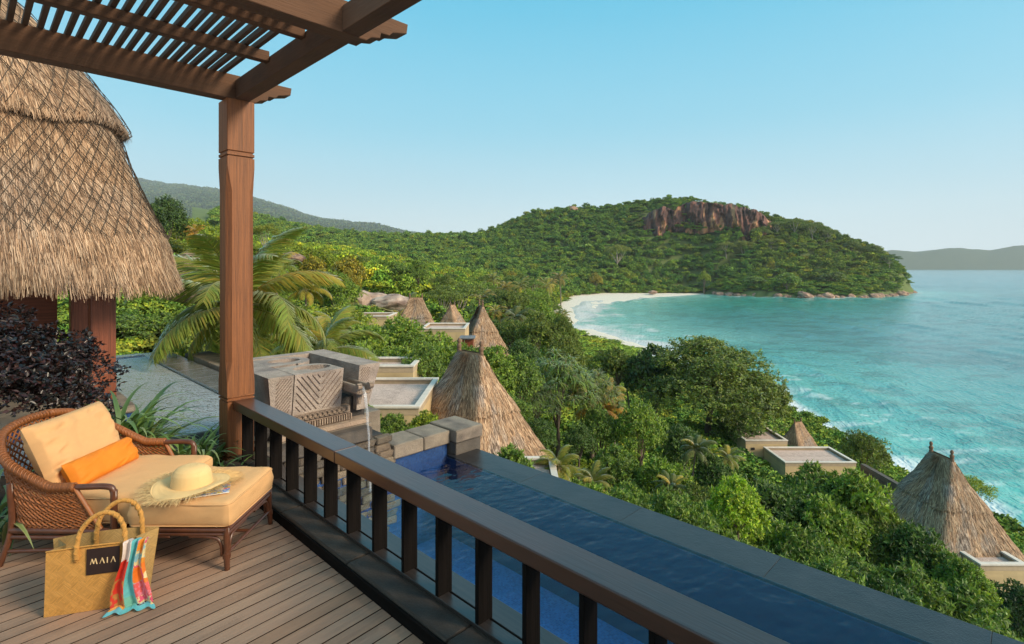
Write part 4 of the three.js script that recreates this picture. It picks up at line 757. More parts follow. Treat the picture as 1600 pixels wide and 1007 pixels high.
// ------------------------------------------------------------------ pond and platform by the thatched pavilion
{
  const g = thing('reflecting_pond', 'shallow reflecting pond with flush stone edge beside the thatched pavilion', 'pond', V(0, 0, 0));
  part('pond_floor', bA(-3, 3.11, -.9, -.345, 7.6, 15.95, 0), M.pondfloor, g);
  const R = rng(23);
  for (let t = 7.7; t < 16.2; t += 1.05) part('edge_stone', bA(3.12, 3.72, -.95, -.297, t + .004, Math.min(16.3, t + 1.046), .012), M.wetedge, g);
  for (let a = -3; a < 3.1; a += 1.02) part('edge_stone', bA(a, Math.min(3.115, a + 1.016), -.95, -.296, 16.0, 16.35, .012), M.wetedge, g);
  for (let t = 7.0; t < 14.6; t += .62) part('coping_stone', bA(3.78, 4.34, -.6, -.235 + .02 * R(), t + .004, t + .616, .015), pick(R, [M.coping, M.coping, M.copingd]), g);
  part('near_edge_stone', bA(.8, 3.74, -.8, -.215, 7.15, 7.68, .02), M.copingd, g);
  part('tile_band', bA(-3, 3.11, -.6, -.31, 15.96, 15.998, 0), M.tileband, g);
  const w = new GB(); w.q(w.v(-3, -.302, -7.68, null, -3, 7.68), w.v(3.14, -.302, -7.68, null, 3.14, 7.68), w.v(3.14, -.302, -16, null, 3.14, 16), w.v(-3, -.302, -16, null, -3, 16));
  struct('pond_water', w.geo(), M.pondwater, 'rippled pond water reflecting the pale sky');
}
// ------------------------------------------------------------------ thatch
const STRAW = [[.14, .084, .05], [.18, .11, .065], [.40, .245, .14], [.49, .315, .19], [.32, .195, .115], [.22, .13, .075], [.43, .30, .20], [.53, .37, .235]];
function thatch(o) {                                             // S(phi, v) on a rounded rectangular hip roof, v = 0 at the ridge, 1 at the eave
  const R = rng(o.seed), ext = (v) => { const y = lerp(o.y1, o.y0, v); let k = 0; const P = o.profile; while (k < P.length - 2 && v > P[k + 1][0]) k++; const t = clamp((v - P[k][0]) / (P[k + 1][0] - P[k][0])), s = lerp(P[k][1], P[k + 1][1], t); return [lerp(o.ridge, o.ex, s), lerp(.05, o.ez, s), y]; };
  const n = o.round ?? 6;
  const S = (phi, v, off = 0) => { const vt = o.tier + .012 * Math.sin(phi * 5) + .01 * Math.sin(phi * 13), [X, Z, y] = ext(v), lift = v < vt ? o.lift * smooth(vt - .28, vt, v) : 0, c = Math.cos(phi), s = Math.sin(phi), k = Math.pow(Math.pow(Math.abs(c / (X + lift + off)), n) + Math.pow(Math.abs(s / (Z + lift + off)), n), -1 / n), b = 1 + (.012 * (fbm(phi * 6, v * 7, 3) - .5) + .007 * (fbm(phi * 26, v * 16, 2) - .5)) * 2; return V(c * k * b, y, s * k * b); };
  const g = new GB(), nu = o.nu ?? 120, nv = o.nv ?? 40, base = (p, v) => { const m = fbm(p * 9, v * 40, 3), c = STRAW[4]; return c.map((x) => x * (.5 + .6 * m)); };
  for (let j = 0; j <= nv; j++) for (let i = 0; i <= nu; i++) { const ph = i / nu * Math.PI * 2, v = j / nv, p = S(ph, v); g.v(p.x, p.y, p.z, base(ph, v), ph, v); }
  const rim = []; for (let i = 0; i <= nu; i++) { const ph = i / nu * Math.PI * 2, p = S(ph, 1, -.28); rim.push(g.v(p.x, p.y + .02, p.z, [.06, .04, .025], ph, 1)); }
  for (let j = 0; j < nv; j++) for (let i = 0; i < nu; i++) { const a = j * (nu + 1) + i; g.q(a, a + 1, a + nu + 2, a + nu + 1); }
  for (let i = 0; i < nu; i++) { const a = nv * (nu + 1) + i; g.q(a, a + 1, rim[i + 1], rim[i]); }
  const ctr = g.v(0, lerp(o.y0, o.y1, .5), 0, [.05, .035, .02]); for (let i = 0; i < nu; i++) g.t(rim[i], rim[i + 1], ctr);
  const st = new GB(), strand = (ph, v, len, w, lift, hang) => {
    const p = S(ph, v, .004), q = S(ph, Math.min(1, v + .03)), u = S(ph + .02, v), d = v > .985 ? S(ph, 1).sub(S(ph, .97)) : q.sub(p); d.normalize(); d.y -= hang; d.normalize();
    const sd = u.sub(p).normalize(), nn = sd.clone().cross(d).normalize(); if (nn.dot(V(p.x, 0, p.z)) < 0) nn.negate();
    d.addScaledVector(sd, (R() - .5) * .28).normalize();
    const patch = .82 + .36 * fbm(ph * 5 + o.seed, v * 9, 3), grey = smooth(.45, .75, fbm(ph * 3 + 7, v * 4 + o.seed, 3)) * (o.grey ?? .35), c0 = pick(R, STRAW), k = patch * (.75 + .5 * R()), m = (c0[0] + c0[1] + c0[2]) / 3, c = c0.map((x) => lerp(x, m * .9, grey) * k);
    const e = p.clone().addScaledVector(d, len).addScaledVector(nn, lift), a = st.v(p.x - sd.x * w, p.y - sd.y * w, p.z - sd.z * w, c), b = st.v(p.x + sd.x * w, p.y + sd.y * w, p.z + sd.z * w, c), f = st.v(e.x + sd.x * w * .5, e.y, e.z + sd.z * w * .5, c), h = st.v(e.x - sd.x * w * .5, e.y, e.z - sd.z * w * .5, c); st.q(a, b, f, h);
  };
  const around = (v) => { const [X, Z] = ext(v), q = R() * (X + Z) * 4; let x, z; if (q < 2 * X) { x = q - X; z = Z; } else if (q < 4 * X) { x = q - 3 * X; z = -Z; } else if (q < 4 * X + 2 * Z) { x = X; z = q - 4 * X - Z; } else { x = -X; z = q - 4 * X - 3 * Z; } return Math.atan2(z, x); };
  const bands = o.bands ?? 14;
  for (let i = 0; i < o.n; i++) { const v0 = Math.pow(R(), .6), band = Math.floor(v0 * bands) / bands, v = clamp(lerp(v0, band + .3 / bands, R() < .35 ? .8 : 0), 0, .99), ph = around(v0); strand(ph, v, o.len * (.6 + .7 * R()), o.w * (.6 + .8 * R()), o.len * (.02 + .075 * R()), .02); }
  for (let i = 0; i < o.fringe; i++) { const ph = around(1); strand(ph, .965 + .035 * R(), o.len * (.5 + .75 * R() * (.6 + .8 * vnoise(ph * 14, 3))), o.w * (.6 + .8 * R()), (R() - .4) * .09 * o.len * 3, .25 * R()); }
  for (let i = 0; i < o.fringe * .5; i++) { const ph = around(o.tier), vt = o.tier + .012 * Math.sin(ph * 5) + .01 * Math.sin(ph * 13); strand(ph, vt - .015 * R(), o.len * .32 * (.5 + R()), o.w, .02 + .04 * R(), .05); }
  return { base: g.geo(), straw: st.geo(), S, around };
}
{ // pavilion by the pond
  const g = thing('thatched_pavilion', 'thatched pavilion with netted shaggy roof and red timber posts at the left', 'pavilion', AT(-.16, 11.46, 0));
  const T = thatch({ seed: 5, y0: 1.80, y1: 6.5, ridge: .12, ex: 2.56, ez: 2.56, round: 5.5, tier: .53, lift: .15, profile: [[0, .03], [.17, .30], [.335, .525], [.545, .705], [.71, .80], [.90, .955], [1, 1]], n: 110000, fringe: 24000, len: .27, w: .0042, nu: 160, nv: 60, grey: .25, bands: 17 });
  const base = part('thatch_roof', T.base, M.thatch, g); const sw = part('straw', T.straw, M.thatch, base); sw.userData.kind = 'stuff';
  const net = new GB(), R = rng(9), nl = 118, step = Math.PI * 2 / nl;
  const E = []; let arc = 0; for (let k = 0; k <= 720; k++) { const p = T.S(k / 720 * Math.PI * 2, .9); if (k) arc += p.distanceTo(E[k - 1].p); E.push({ p, arc }); }
  for (let s = -1; s <= 1; s += 2) for (let i = 0; i < nl; i++) {
    let k = 0; while (k < 720 && E[k].arc < (i + .5 * (s > 0)) / nl * arc) k++;
    const pts = []; let ph = k / 720 * Math.PI * 2;
    const stop = i % 2 ? .50 : i % 4 ? .24 : .04;
    for (let v = .875 + .012 * vnoise(i, 4); v > stop; v -= .02) {
      const p = T.S(ph, v, .04 + .014 * vnoise(ph * 20, v * 30)), q = T.S(ph + .01, v, .04), ds = Math.max(q.distanceTo(p) / .01, .5); pts.push(p);
      ph += s * .068 / ds * (.85 + .3 * vnoise(i * 3.3 + s, v * 12));
    }
    net.tube(pts, .0052, .0052, 3, null, false);
  }
  part('rope_net', net.geo(), M.rope, base).userData.kind = 'stuff';
  for (const [a, t] of [[1.42, 10.0], [1.42, 12.1], [-1.7, 10.0], [-1.7, 12.1]]) { const p = [box(.30, 1.9, .30, 0, .36, 0, .015, 'y'), box(.275, .02, .275, 0, .34, 0, 0), box(.31, .44, .31, 0, -.1, 0, .015, 'y')]; const m = merge(p); m.translate(a + .16, 0, -(t - 11.46)); part('post', m, M.hutpost, g); }
  part('back_wall', bA(-1.9, 1.3, -.1, 1.95, 1.1, 1.22, 0), M.hutpost, g);
  const pf = thing('pavilion_platform', 'low stone platform with blue tiled side under the pavilion posts', 'platform', V(0, 0, 0));
  part('platform_slab', bA(-3.2, 1.72, -.20, -.085, 9.30, 13.4, .03), M.coping, pf);
  part('tiled_side', bA(-3.15, 1.68, -.9, -.203, 9.34, 13.3, 0), M.tileband, pf);
}
// ------------------------------------------------------------------ villas down the slope
const RT = thatch({ seed: 21, y0: 0, y1: 4.95, ridge: .72, ex: 3.15, ez: 2.75, round: 9, tier: .47, lift: .07, profile: [[0, .02], [.25, .22], [.5, .465], [.75, .72], [1, 1]], n: 30000, fringe: 5000, len: .34, w: .017, nu: 96, nv: 30, grey: .55, bands: 22 });
const finialG = new THREE.LatheGeometry([[0, 0], [.09, 0], [.11, .06], [.085, .14], [.10, .2], [.12, .28], [.08, .36], [.05, .38], [.085, .45], [.09, .52], [.05, .6], [0, .63]].map((p) => new THREE.Vector2(...p)), 12);
function roofOn(g, pos, turn, s = 1, fin = true) {
  const r = part('thatch_roof', RT.base, M.thatch, g); r.position.copy(pos); r.rotation.y = turn; r.scale.setScalar(s);
  part('straw', RT.straw, M.thatch, r).userData.kind = 'stuff';
  if (fin) for (const x of [-.72, .72]) { const f = part('finial', finialG, M.finial, r); f.position.set(x * 1.02, 4.86, 0); }
  return r;
}
// flat gravel roof with parapet; r0..r1 to the right, f0..f1 forward, in the villa group's own axes (x right, z toward the camera)
function flatRoof(g, x0, x1, z0, z1, y, h = 3, wallM = M.wall, open) {
  const P = .24, ph = .26, x = (a, b, c, d, e, f, q = .012) => box(b - a, d - c, f - e, (a + b) / 2, c, (e + f) / 2, q);
  const roof = part('gravel_roof', x(x0 + P, x1 - P, y - .34, y - ph, z0 + P, z1 - P, 0), M.gravel, g);
  void roof;
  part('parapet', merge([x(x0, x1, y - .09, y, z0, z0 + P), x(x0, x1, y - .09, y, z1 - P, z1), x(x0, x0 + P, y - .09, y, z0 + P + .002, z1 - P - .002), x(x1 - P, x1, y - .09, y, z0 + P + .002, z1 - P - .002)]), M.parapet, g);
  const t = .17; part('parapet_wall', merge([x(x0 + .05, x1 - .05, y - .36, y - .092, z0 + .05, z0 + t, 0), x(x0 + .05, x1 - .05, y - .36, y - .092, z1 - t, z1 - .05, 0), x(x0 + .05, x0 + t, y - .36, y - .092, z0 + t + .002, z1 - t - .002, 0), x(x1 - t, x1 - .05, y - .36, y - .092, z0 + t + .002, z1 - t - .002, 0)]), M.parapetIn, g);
  if (open) { const [o0, o1, oh] = open, yb = y - h; part('wall', merge([x(x0 + .06, o0, yb, y - .362, z1 - .3, z1 - .06, 0), x(o1, x1 - .06, yb, y - .362, z1 - .3, z1 - .06, 0), x(o0, o1, yb + oh, y - .362, z1 - .3, z1 - .06, 0), x(x0 + .06, x0 + .3, yb, y - .362, z0 + .06, z1 - .302, 0), x(x1 - .3, x1 - .06, yb, y - .362, z0 + .06, z1 - .302, 0), x(x0 + .06, x1 - .06, yb, y - .362, z0 + .06, z0 + .28, 0)]), wallM, g); }
  else part('wall', x(x0 + .06, x1 - .06, y - h, y - .362, z0 + .06, z1 - .06, 0), wallM, g);
}
const villa = (label, r, f, y, turn = 0, group) => thing('villa', label, 'villa', C(r, f, y), YAW + turn, group);
{
  let g = villa('middle thatched villa with two finials and gravel roofs beside the pool end', -1.85, 23.5, -6.75);
  roofOn(g, V(0, 0, 0), 45.6 * Math.PI / 180 + Math.PI / 2);
  part('wall', box(3.6, 2.8, 3.4, 0, -2.6, 0, .02), M.wall, g);
  flatRoof(g, -6.2, -1.62, -1.9, 3.4, 3.42, 5); flatRoof(g, -6.4, -2.85, -4.6, -2.1, 3.95, 5);
  flatRoof(g, 1.5, 3.5, 2.4, 5.0, 1.2, 3, M.parapet);
  g = villa('large thatched villa with two dark finials and a cream corner at the right edge', 24.72, 30.75, -13.95);
  roofOn(g, V(0, 0, 0), Math.PI / 2, 1.02);
  part('wall', box(4, 3, 4.2, 0, -3.2, 0, .02), M.wall, g);
  flatRoof(g, -1.2, 1.18, 1.95, 3.95, .95, 4.6, M.wall, [.0, .7, 3.1]);
  g = villa('small thatched villa by the sea with two cream edged gravel roofs', 31.3, 58.5, -18.9);
  roofOn(g, V(0, 0, 0), .5, .78);
  part('wall', box(3, 3, 3, 0, -3, 0, .02), M.wall, g);
  flatRoof(g, -10.1, -6.2, 5.6, 10.0, 5.1, 5); flatRoof(g, -8.6, -2.6, 10.2, 14.1, 4.6, 5);
  for (const [x, y] of [[-9.4, 4.2], [-8.2, 4.2]]) part('wall_vent', box(.3, .22, .1, x, y, 9.96, .01), M.dark, g);
  g = villa('pointed thatched villa with white edged flat roof in the middle of the valley', -3.2, 55, -7.2);
  roofOn(g, V(0, 0, 0), Math.PI / 2 + .28, 1.05);
  part('wall', box(3.6, 3, 3.6, 0, -3, 0, .02), M.wall, g);
  flatRoof(g, -4.9, -.9, 3.4, 8, 3.75, 4);
  part('hatch_roof', box(1.3, .12, 1.6, -.55, 3.15, 10, .02), M.shutter, g); part('hatch_box', box(.9, 2.4, 1.1, -.5, .7, 10, .02), M.hutpost, g);
  g = villa('broad thatched villa left of the pointed one, two finials on its ridge', -10.8, 60, -6.1);
  roofOn(g, V(0, 0, 0), .12, .93); part('wall', box(3.6, 3, 3.6, 0, -3, 0, .02), M.wall, g);
  g = villa('small distant thatched cone between the two valley villas', -8.5, 76, -7.3);
  roofOn(g, V(0, 0, 0), 1.2, .78); part('wall', box(2.6, 2, 2.6, 0, -2, 0, .02), M.wall, g);
  g = villa('flat cream villa with small thatched cone below the granite slab', -14.6, 55, -3.0);
  flatRoof(g, -2.2, 2.4, -2, 2.2, .1, 3.4); roofOn(g, V(-4.6, -3.2, -6), .6, .66);
  part('wall', box(2.4, 2, 2.4, -4.6, -5.2, -6, .02), M.wall, g);
  g = thing('garden_wall', 'grey stepped wall descending from the flat roofs toward the right thatch', 'wall', C(30.2, 42, -15.4), YAW); part('wall_block', box(.4, 2.4, 8, 0, -2, 0, .03), M.copingd, g);
  g = thing('stone_path', 'short pale stone path glimpsed between shrubs below the pool', 'path', C(8.6, 25.8, -10.6), YAW); part('path_slab', box(1.2, .3, 2.6, 0, 0, 0, .03), M.parapet, g); g.rotation.x = 0;
}

{ // unseen house, added to keep low sun off the near deck, railing and pool
  const g = thing('added_terrace_house', 'unseen dark timber house added behind the terrace to shade it', 'house', V(0, 0, 0));
  part('wall', bA(-5, 3.4, -2, 3.0, -2.9, -2.6, 0), M.hutpost, g);
  part('roof', bA(-5.4, 3.6, 3.01, 3.2, -6, -2.0, 0), M.beam, g);
}
// ------------------------------------------------------------------ cushions
function cushionGeo(w, h, d, rad = .035, puff = .02, s = 1, piping = true) {
  const g = new THREE.BoxGeometry(w, h, d, 30, 10, 30), p = g.attributes.position, q = V(0, 0, 0);
  for (let i = 0; i < p.count; i++) {
    q.fromBufferAttribute(p, i); const ix = clamp(q.x, -w / 2 + rad, w / 2 - rad), iy = clamp(q.y, -h / 2 + rad, h / 2 - rad), iz = clamp(q.z, -d / 2 + rad, d / 2 - rad), o = V(q.x - ix, q.y - iy, q.z - iz); if (o.length() > 1e-6) o.setLength(rad);
    const X = 2 * q.x / w, Z = 2 * q.z / d, Y = 2 * q.y / h, b = puff * (1 - X * X) * (1 - Z * Z), side = puff * .5 * (1 - Y * Y);
    const wr = .013 * (fbm(ix * 9 + s * 5, iz * 9 + s, 3) - .5) +   .006 * (fbm(ix * 26 + s, iz * 8, 3) - .5), ws = .011 * (fbm((ix + iz) * 7 + s, iy * 22, 3) - .5);
    p.setXYZ(i, ix + o.x + Math.sign(o.x) * (side + ws) * (Math.abs(o.x) > .4 * rad), iy + o.y + (Math.abs(Y) > .6 ? Math.sign(Y) * b : 0) + wr, iz + o.z + Math.sign(o.z) * (side + ws) * (Math.abs(o.z) > .4 * rad));
  }
  g.computeVertexNormals(); void piping; return projUV(g, 'x');
}
function pillowGeo(w, h, t, s = 1, pinch = .05) {               // in x, y, thick along z
  const g = new GB(), n = 36;
  for (const side of [1, -1]) {
    const b = g.n;
    for (let j = 0; j <= n; j++) for (let i = 0; i <= n; i++) {
      const u = i / n * 2 - 1, v = j / n * 2 - 1, e = Math.pow(Math.max(0, (1 - Math.pow(Math.abs(u), 2.6)) * (1 - Math.pow(Math.abs(v), 2.6))), .36);
      const x = u * w / 2 * (1 - pinch * (1 - Math.abs(u) ** 3 * 0) * (v * v - 1) * -(Math.abs(u) ** 6)), y = v * h / 2 * (1 - pinch * (1 - u * u) * Math.abs(v) ** 6);
      const fold = .026 * (fbm(x * 7 + s * 3, y * 5 + s, 3) - .5) +   .06 * (1 - Math.abs(2 * fbm((x * .35 - y) * 16 + s, (x + y) * 5, 2) - 1) - .55) * smooth(.25, .85, Math.hypot(u, v) * .8);
      g.v(x, y, side * (e * t / 2 + fold * e), null, x, y);
    }
    for (let j = 0; j < n; j++) for (let i = 0; i < n; i++) { const a = b + j * (n + 1) + i; side > 0 ? g.q(a, a + 1, a + n + 2, a + n + 1) : g.q(a, a + n + 1, a + n + 2, a + 1); }
  }
  return g.geo();
}
function pipingGeo(w, d, y, r = .06) { const o = [], q = (x, z, a0) => { for (let i = 0; i <= 5; i++) { const a = a0 + i / 5 * Math.PI / 2; o.push(V(x + Math.cos(a) * r, y, z + Math.sin(a) * r)); } }; q(w / 2 - r, d / 2 - r, 0); q(-w / 2 + r, d / 2 - r, Math.PI / 2); q(-w / 2 + r, -d / 2 + r, Math.PI); q(w / 2 - r, -d / 2 + r, Math.PI * 1.5); o.push(o[0].clone()); return new GB().tube(o, .0042, .0042, 6, null, false).geo(); }
const tubeG = (pts, r, r1 = r, seg = 9, n = 0) => new GB().tube(n ? curve(pts, n) : pts, r, r1, seg).geo();
// ------------------------------------------------------------------ rattan armchair
{
  const g = thing('rattan_armchair', 'wide woven rattan armchair with dark cane frame and pale apricot seat', 'armchair', C(-2.88, 3.84, 0), YAW);
  // shell: u runs from the near arm round the back to the far arm, v from bottom to rim
  const path = curve([V(.10, 0, .425), V(-.08, 0, .425), V(-.28, 0, .40), V(-.40, 0, .27), V(-.425, 0, 0), V(-.40, 0, -.27), V(-.28, 0, -.40), V(-.08, 0, -.425), V(.10, 0, -.425)], 200);
  const rim = (u) => .50 + .325 * Math.pow(Math.sin(Math.PI * clamp((u - .08) / .84)), 1.25);
  const S = (u, v, off = 0) => {
    const k = clamp(u) * 200, i = Math.min(199, Math.floor(k)), p = path[i].clone().lerp(path[i + 1], k - i), y = lerp(.215, rim(u), v), back = Math.sin(Math.PI * u), edge = smooth(.16, 0, Math.min(u, 1 - u));
    p.x -= .13 * v * back; p.z *= 1 + .045 * v; p.x += .16 * edge * (1 - v); const l = Math.hypot(p.x, p.z); p.x += p.x / l * off; p.z += p.z / l * off; p.y = y; return p;
  };
  const strands = new GB(), nU = 50;
  for (let fam = 0; fam < 2; fam++) for (let i = -16; i < nU + 16; i++) {
    const pts = []; for (let k = 0; k <= 16; k++) { const v = k / 16, u = (i + .5) / nU + (fam ? 1 : -1) * (v - .5) * .24; if (u < 0 || u > 1) continue; pts.push(S(u, v, (fam ? .004 : -.004) * Math.cos(k * Math.PI * .9))); }
    if (pts.length > 2) strands.tube(pts, .0062, .0062, 5);
  }
  for (let j = 1; j < 1; j++) { const pts = []; for (let k = 0; k <= 90; k++) pts.push(S(k / 90, j / 4, .005 * (k % 2 ? 1 : -1))); strands.tube(pts, .007, .007, 5); }
  part('woven_shell', strands.geo(), M.weaverattan, g).userData.kind = 'stuff';
  const rimP = []; for (let k = 0; k <= 80; k++) rimP.push(S(k / 80, 1)); const wrap = new GB(); wrap.tube(rimP, .021, .021, 8);
  for (let s = 0; s < 2; s++) { const w = []; for (let k = 0; k <= 800; k++) { const u = k / 800, p = S(u, 1), a = k * .72 + s * 3.14, q = S(Math.min(1, u + .002), 1).sub(S(Math.max(0, u - .002), 1)).normalize(), b = V(0, 1, 0), c = q.clone().cross(b).normalize(); w.push(p.addScaledVector(b, Math.cos(a) * .024).addScaledVector(c, Math.sin(a) * .024)); } wrap.tube(w, .0075, .0075, 4); }
  for (const u of [.001, .999]) { const w = []; for (let k = 0; k <= 20; k++) w.push(S(u, k / 20)); wrap.tube(w, .016, .016, 7); }
  part('wrapped_rim', wrap.geo(), M.weaverattan, g);
  for (const s of [1, -1]) {
    part('arm', tubeG([V(.06, .497, s * .436), V(.18, .503, s * .44), V(.29, .503, s * .435), V(.325, .493, s * .432), V(.338, .46, s * .43)], .019, .019, 9, 14), M.rattan, g);
    part('leg', tubeG([V(.338, .475, s * .43), V(.335, .25, s * .425), V(.345, 0, s * .435)], .021, .019, 9, 8), M.rattan, g);
    part('leg', tubeG([V(-.33, .52, s * .425), V(-.33, .22, s * .415), V(-.375, 0, s * .45)], .021, .018, 9, 8), M.rattan, g);
    part('side_rail', tubeG([V(-.33, .215, s * .418), V(.335, .215, s * .425)], .021, .021, 9), M.rattan, g);
    part('side_rail', tubeG([V(-.33, .172, s * .418), V(.335, .172, s * .425)], .016, .016, 8), M.rattan, g);
    part('stretcher', tubeG([V(-.35, .085, s * .43), V(.34, .11, s * .43)], .012, .012, 8), M.rattan, g);
  }
  for (const x of [.335, -.33]) part('cross_rail', tubeG([V(x, .2, -.42), V(x, .2, .42)], .02, .02, 8), M.rattan, g);
  const c = part('seat_cushion', cushionGeo(.86, .20, .765, .04, .018, 2), M.cushion, g); c.position.set(.09, .325, 0); for (const y of [.078, -.078]) part('piping', pipingGeo(.868, .772, y), M.cushion, c);
  const P = tag(part('back_pillow', pillowGeo(.67, .47, .20, 3, .03), M.cushion, scene), 'large square apricot pillow leaning on the woven chair back', 'pillow');
  P.position.copy(g.localToWorld(V(-.235, .64, .02))); P.rotation.set(0, YAW + Math.PI / 2, 0); P.rotateX(-.42); P.rotateZ(.02);
  const b = tag(part('bolster_pillow', pillowGeo(.60, .19, .13, 8, .02), M.orange, scene), 'long narrow saturated orange bolster pillow in front of the apricot pillow', 'pillow');
  b.position.copy(g.localToWorld(V(-.035, .515, .035))); b.rotation.set(0, YAW + Math.PI / 2, 0); b.rotateX(-.5);
}
// ------------------------------------------------------------------ ottoman
{
  const g = thing('rattan_ottoman', 'square rattan ottoman with thick apricot cushion and curved cane braces', 'ottoman', C(-2.09, 3.655, 0), YAW);
  const c = part('cushion', cushionGeo(.635, .165, .62, .03, .014, 6), M.cushion, g); c.position.y = .345; for (const y of [.066, -.066]) part('piping', pipingGeo(.641, .626, y, .045), M.cushion, c);
  const X = .295, Z = .295;
  for (const sx of [1, -1]) for (const sz of [1, -1]) {
    part('leg', tubeG([V(sx * X, .262, sz * Z), V(sx * X, .1, sz * Z), V(sx * (X + .006), 0, sz * (Z + .006))], .0195, .0165, 9, 8), M.rattan, g);
    part('brace', tubeG([V(sx * X, .085, sz * (Z - .031)), V(sx * X, .15, sz * (Z - .034)), V(sx * X, .192, sz * (Z - .06)), V(sx * X, .205, sz * (Z - .12)), V(sx * X, .206, sz * .06)], .0105, .0105, 7, 18), M.rattan, g);
    part('brace', tubeG([V(sx * (X - .031), .085, sz * Z), V(sx * (X - .034), .15, sz * Z), V(sx * (X - .06), .192, sz * Z), V(sx * (X - .12), .205, sz * Z), V(sx * .06, .206, sz * Z)], .0105, .0105, 7, 18), M.rattan, g);
    part('binding', new THREE.CylinderGeometry(.024, .024, .03, 10).translate(sx * X, .088, sz * Z), M.rattan, g);
  }
  for (const s of [1, -1]) for (const [y, r] of [[.25, .018], [.222, .013]]) { part('rail', tubeG([V(-X, y, s * Z), V(X, y, s * Z)], r, r, 8), M.rattan, g); part('rail', tubeG([V(s * X, y, -Z), V(s * X, y, Z)], r, r, 8), M.rattan, g); }
  for (const s of [1, -1]) part('stretcher', tubeG([V(s * X, .10, -Z), V(s * X, .10, Z)], .0105, .0105, 7), M.rattan, g);
  part('stretcher', tubeG([V(-X, .10, 0), V(X, .10, 0)], .0105, .0105, 7), M.rattan, g);
}
// ------------------------------------------------------------------ straw hat and magazine
{
  const g = thing('straw_hat', 'natural straw sun hat with wide frayed brim lying on the ottoman', 'hat', C(-2.135, 3.56, .452), YAW), R = rng(51);
  const prof = [[.0, .128], [.045, .126], [.082, .112], [.104, .086], [.112, .05], [.116, .012], [.122, .006], [.17, .012], [.215, .008], [.228, .004]], P = prof.map((p) => new THREE.Vector2(p[0], p[1]));
  const L = new THREE.LatheGeometry(new THREE.SplineCurve(P).getPoints(46), 72), p = L.attributes.position; for (let i = 0; i < p.count; i++) { const x = p.getX(i), z = p.getZ(i), r = Math.hypot(x, z), a = Math.atan2(z, x); p.setY(i, p.getY(i) + (r > .12 ? .016 * Math.sin(a * 2 + .8) * smooth(.12, .22, r) + .006 * Math.sin(a * 5) * smooth(.12, .22, r) : 0) + .0018 * Math.sin(r * 420)); p.setX(i, x * (r < .12 ? 1.08 : 1)); }
  L.computeVertexNormals(); const body = part('hat_body', projUV(L.toNonIndexed()), M.straw, g); body.position.y = .002;
  const band = new GB(), bp = []; for (let i = 0; i <= 160; i++) { const a = i / 160 * Math.PI * 2; bp.push(V(Math.cos(a) * .227, .005 + .016 * Math.sin(a * 2 + .8) + .006 * Math.sin(a * 5), Math.sin(a) * .227)); } band.tube(bp, .004, .004, 5); part('brim_edge', band.geo(), M.straw, g);
  const f = new GB(); for (let i = 0; i < 620; i++) { const a = R() * 6.283, l = .03 + .075 * R(), d = a + (R() - .5) * .9, x = Math.cos(a) * .226, z = Math.sin(a) * .226, y = .005 + .016 * Math.sin(a * 2 + .8); const dr = Math.max(-.016 - y * .2, -.02), e = V(x + Math.cos(d) * l, Math.max(-.012, y + (R() - .6) * .03), z + Math.sin(d) * l), m = V(x + Math.cos(d) * l * .5, y + .012 * R(), z + Math.sin(d) * l * .5); void dr; f.tube([V(x, y, z), m, e], .0019, .0008, 3, null, false); }
  part('frayed_fringe', f.geo(), M.straw, g).userData.kind = 'stuff';
  const magT = tex(128, 192, (u, v) => { const n = fbm(u * 6, v * 8, 3), k = hash2(Math.floor(u * 22 + n * 4), Math.floor(v * 30)), s = smooth(.5, .56, fbm(u * 9 + 3, v * 12, 3)); const base = [[.08, .16, .45], [.25, .42, .72], [.55, .66, .85], [.10, .22, .30]][Math.floor(k * 4)], fl = [[.7, .55, .08], [.65, .08, .2], [.8, .75, .7]][Math.floor(hash2(Math.floor(u * 7), Math.floor(v * 9)) * 3)]; return s ? fl : base; });
  std('cover', { map: magT, roughness: .35 }); std('pages', { color: rgb(.82, .8, .74) });
  const m = thing('magazine', 'blue flowered magazine half hidden under the straw hat', 'magazine', C(-2.00, 3.50, .437), YAW + .42);
  const cover = new RoundedBoxGeometry(.275, .003, .205, 1, .001).toNonIndexed(); { const q = cover.attributes.position, u = new Float32Array(q.count * 2); for (let i = 0; i < q.count; i++) { u[i * 2] = q.getX(i) / .275 + .5; u[i * 2 + 1] = q.getZ(i) / .205 + .5; } cover.setAttribute('uv', new THREE.BufferAttribute(u, 2)); }
  const c1 = part('cover', cover, M.cover, m); c1.position.y = .0095; part('pages', box(.27, .007, .2, 0, .001, 0, .001), M.pages, m);
}
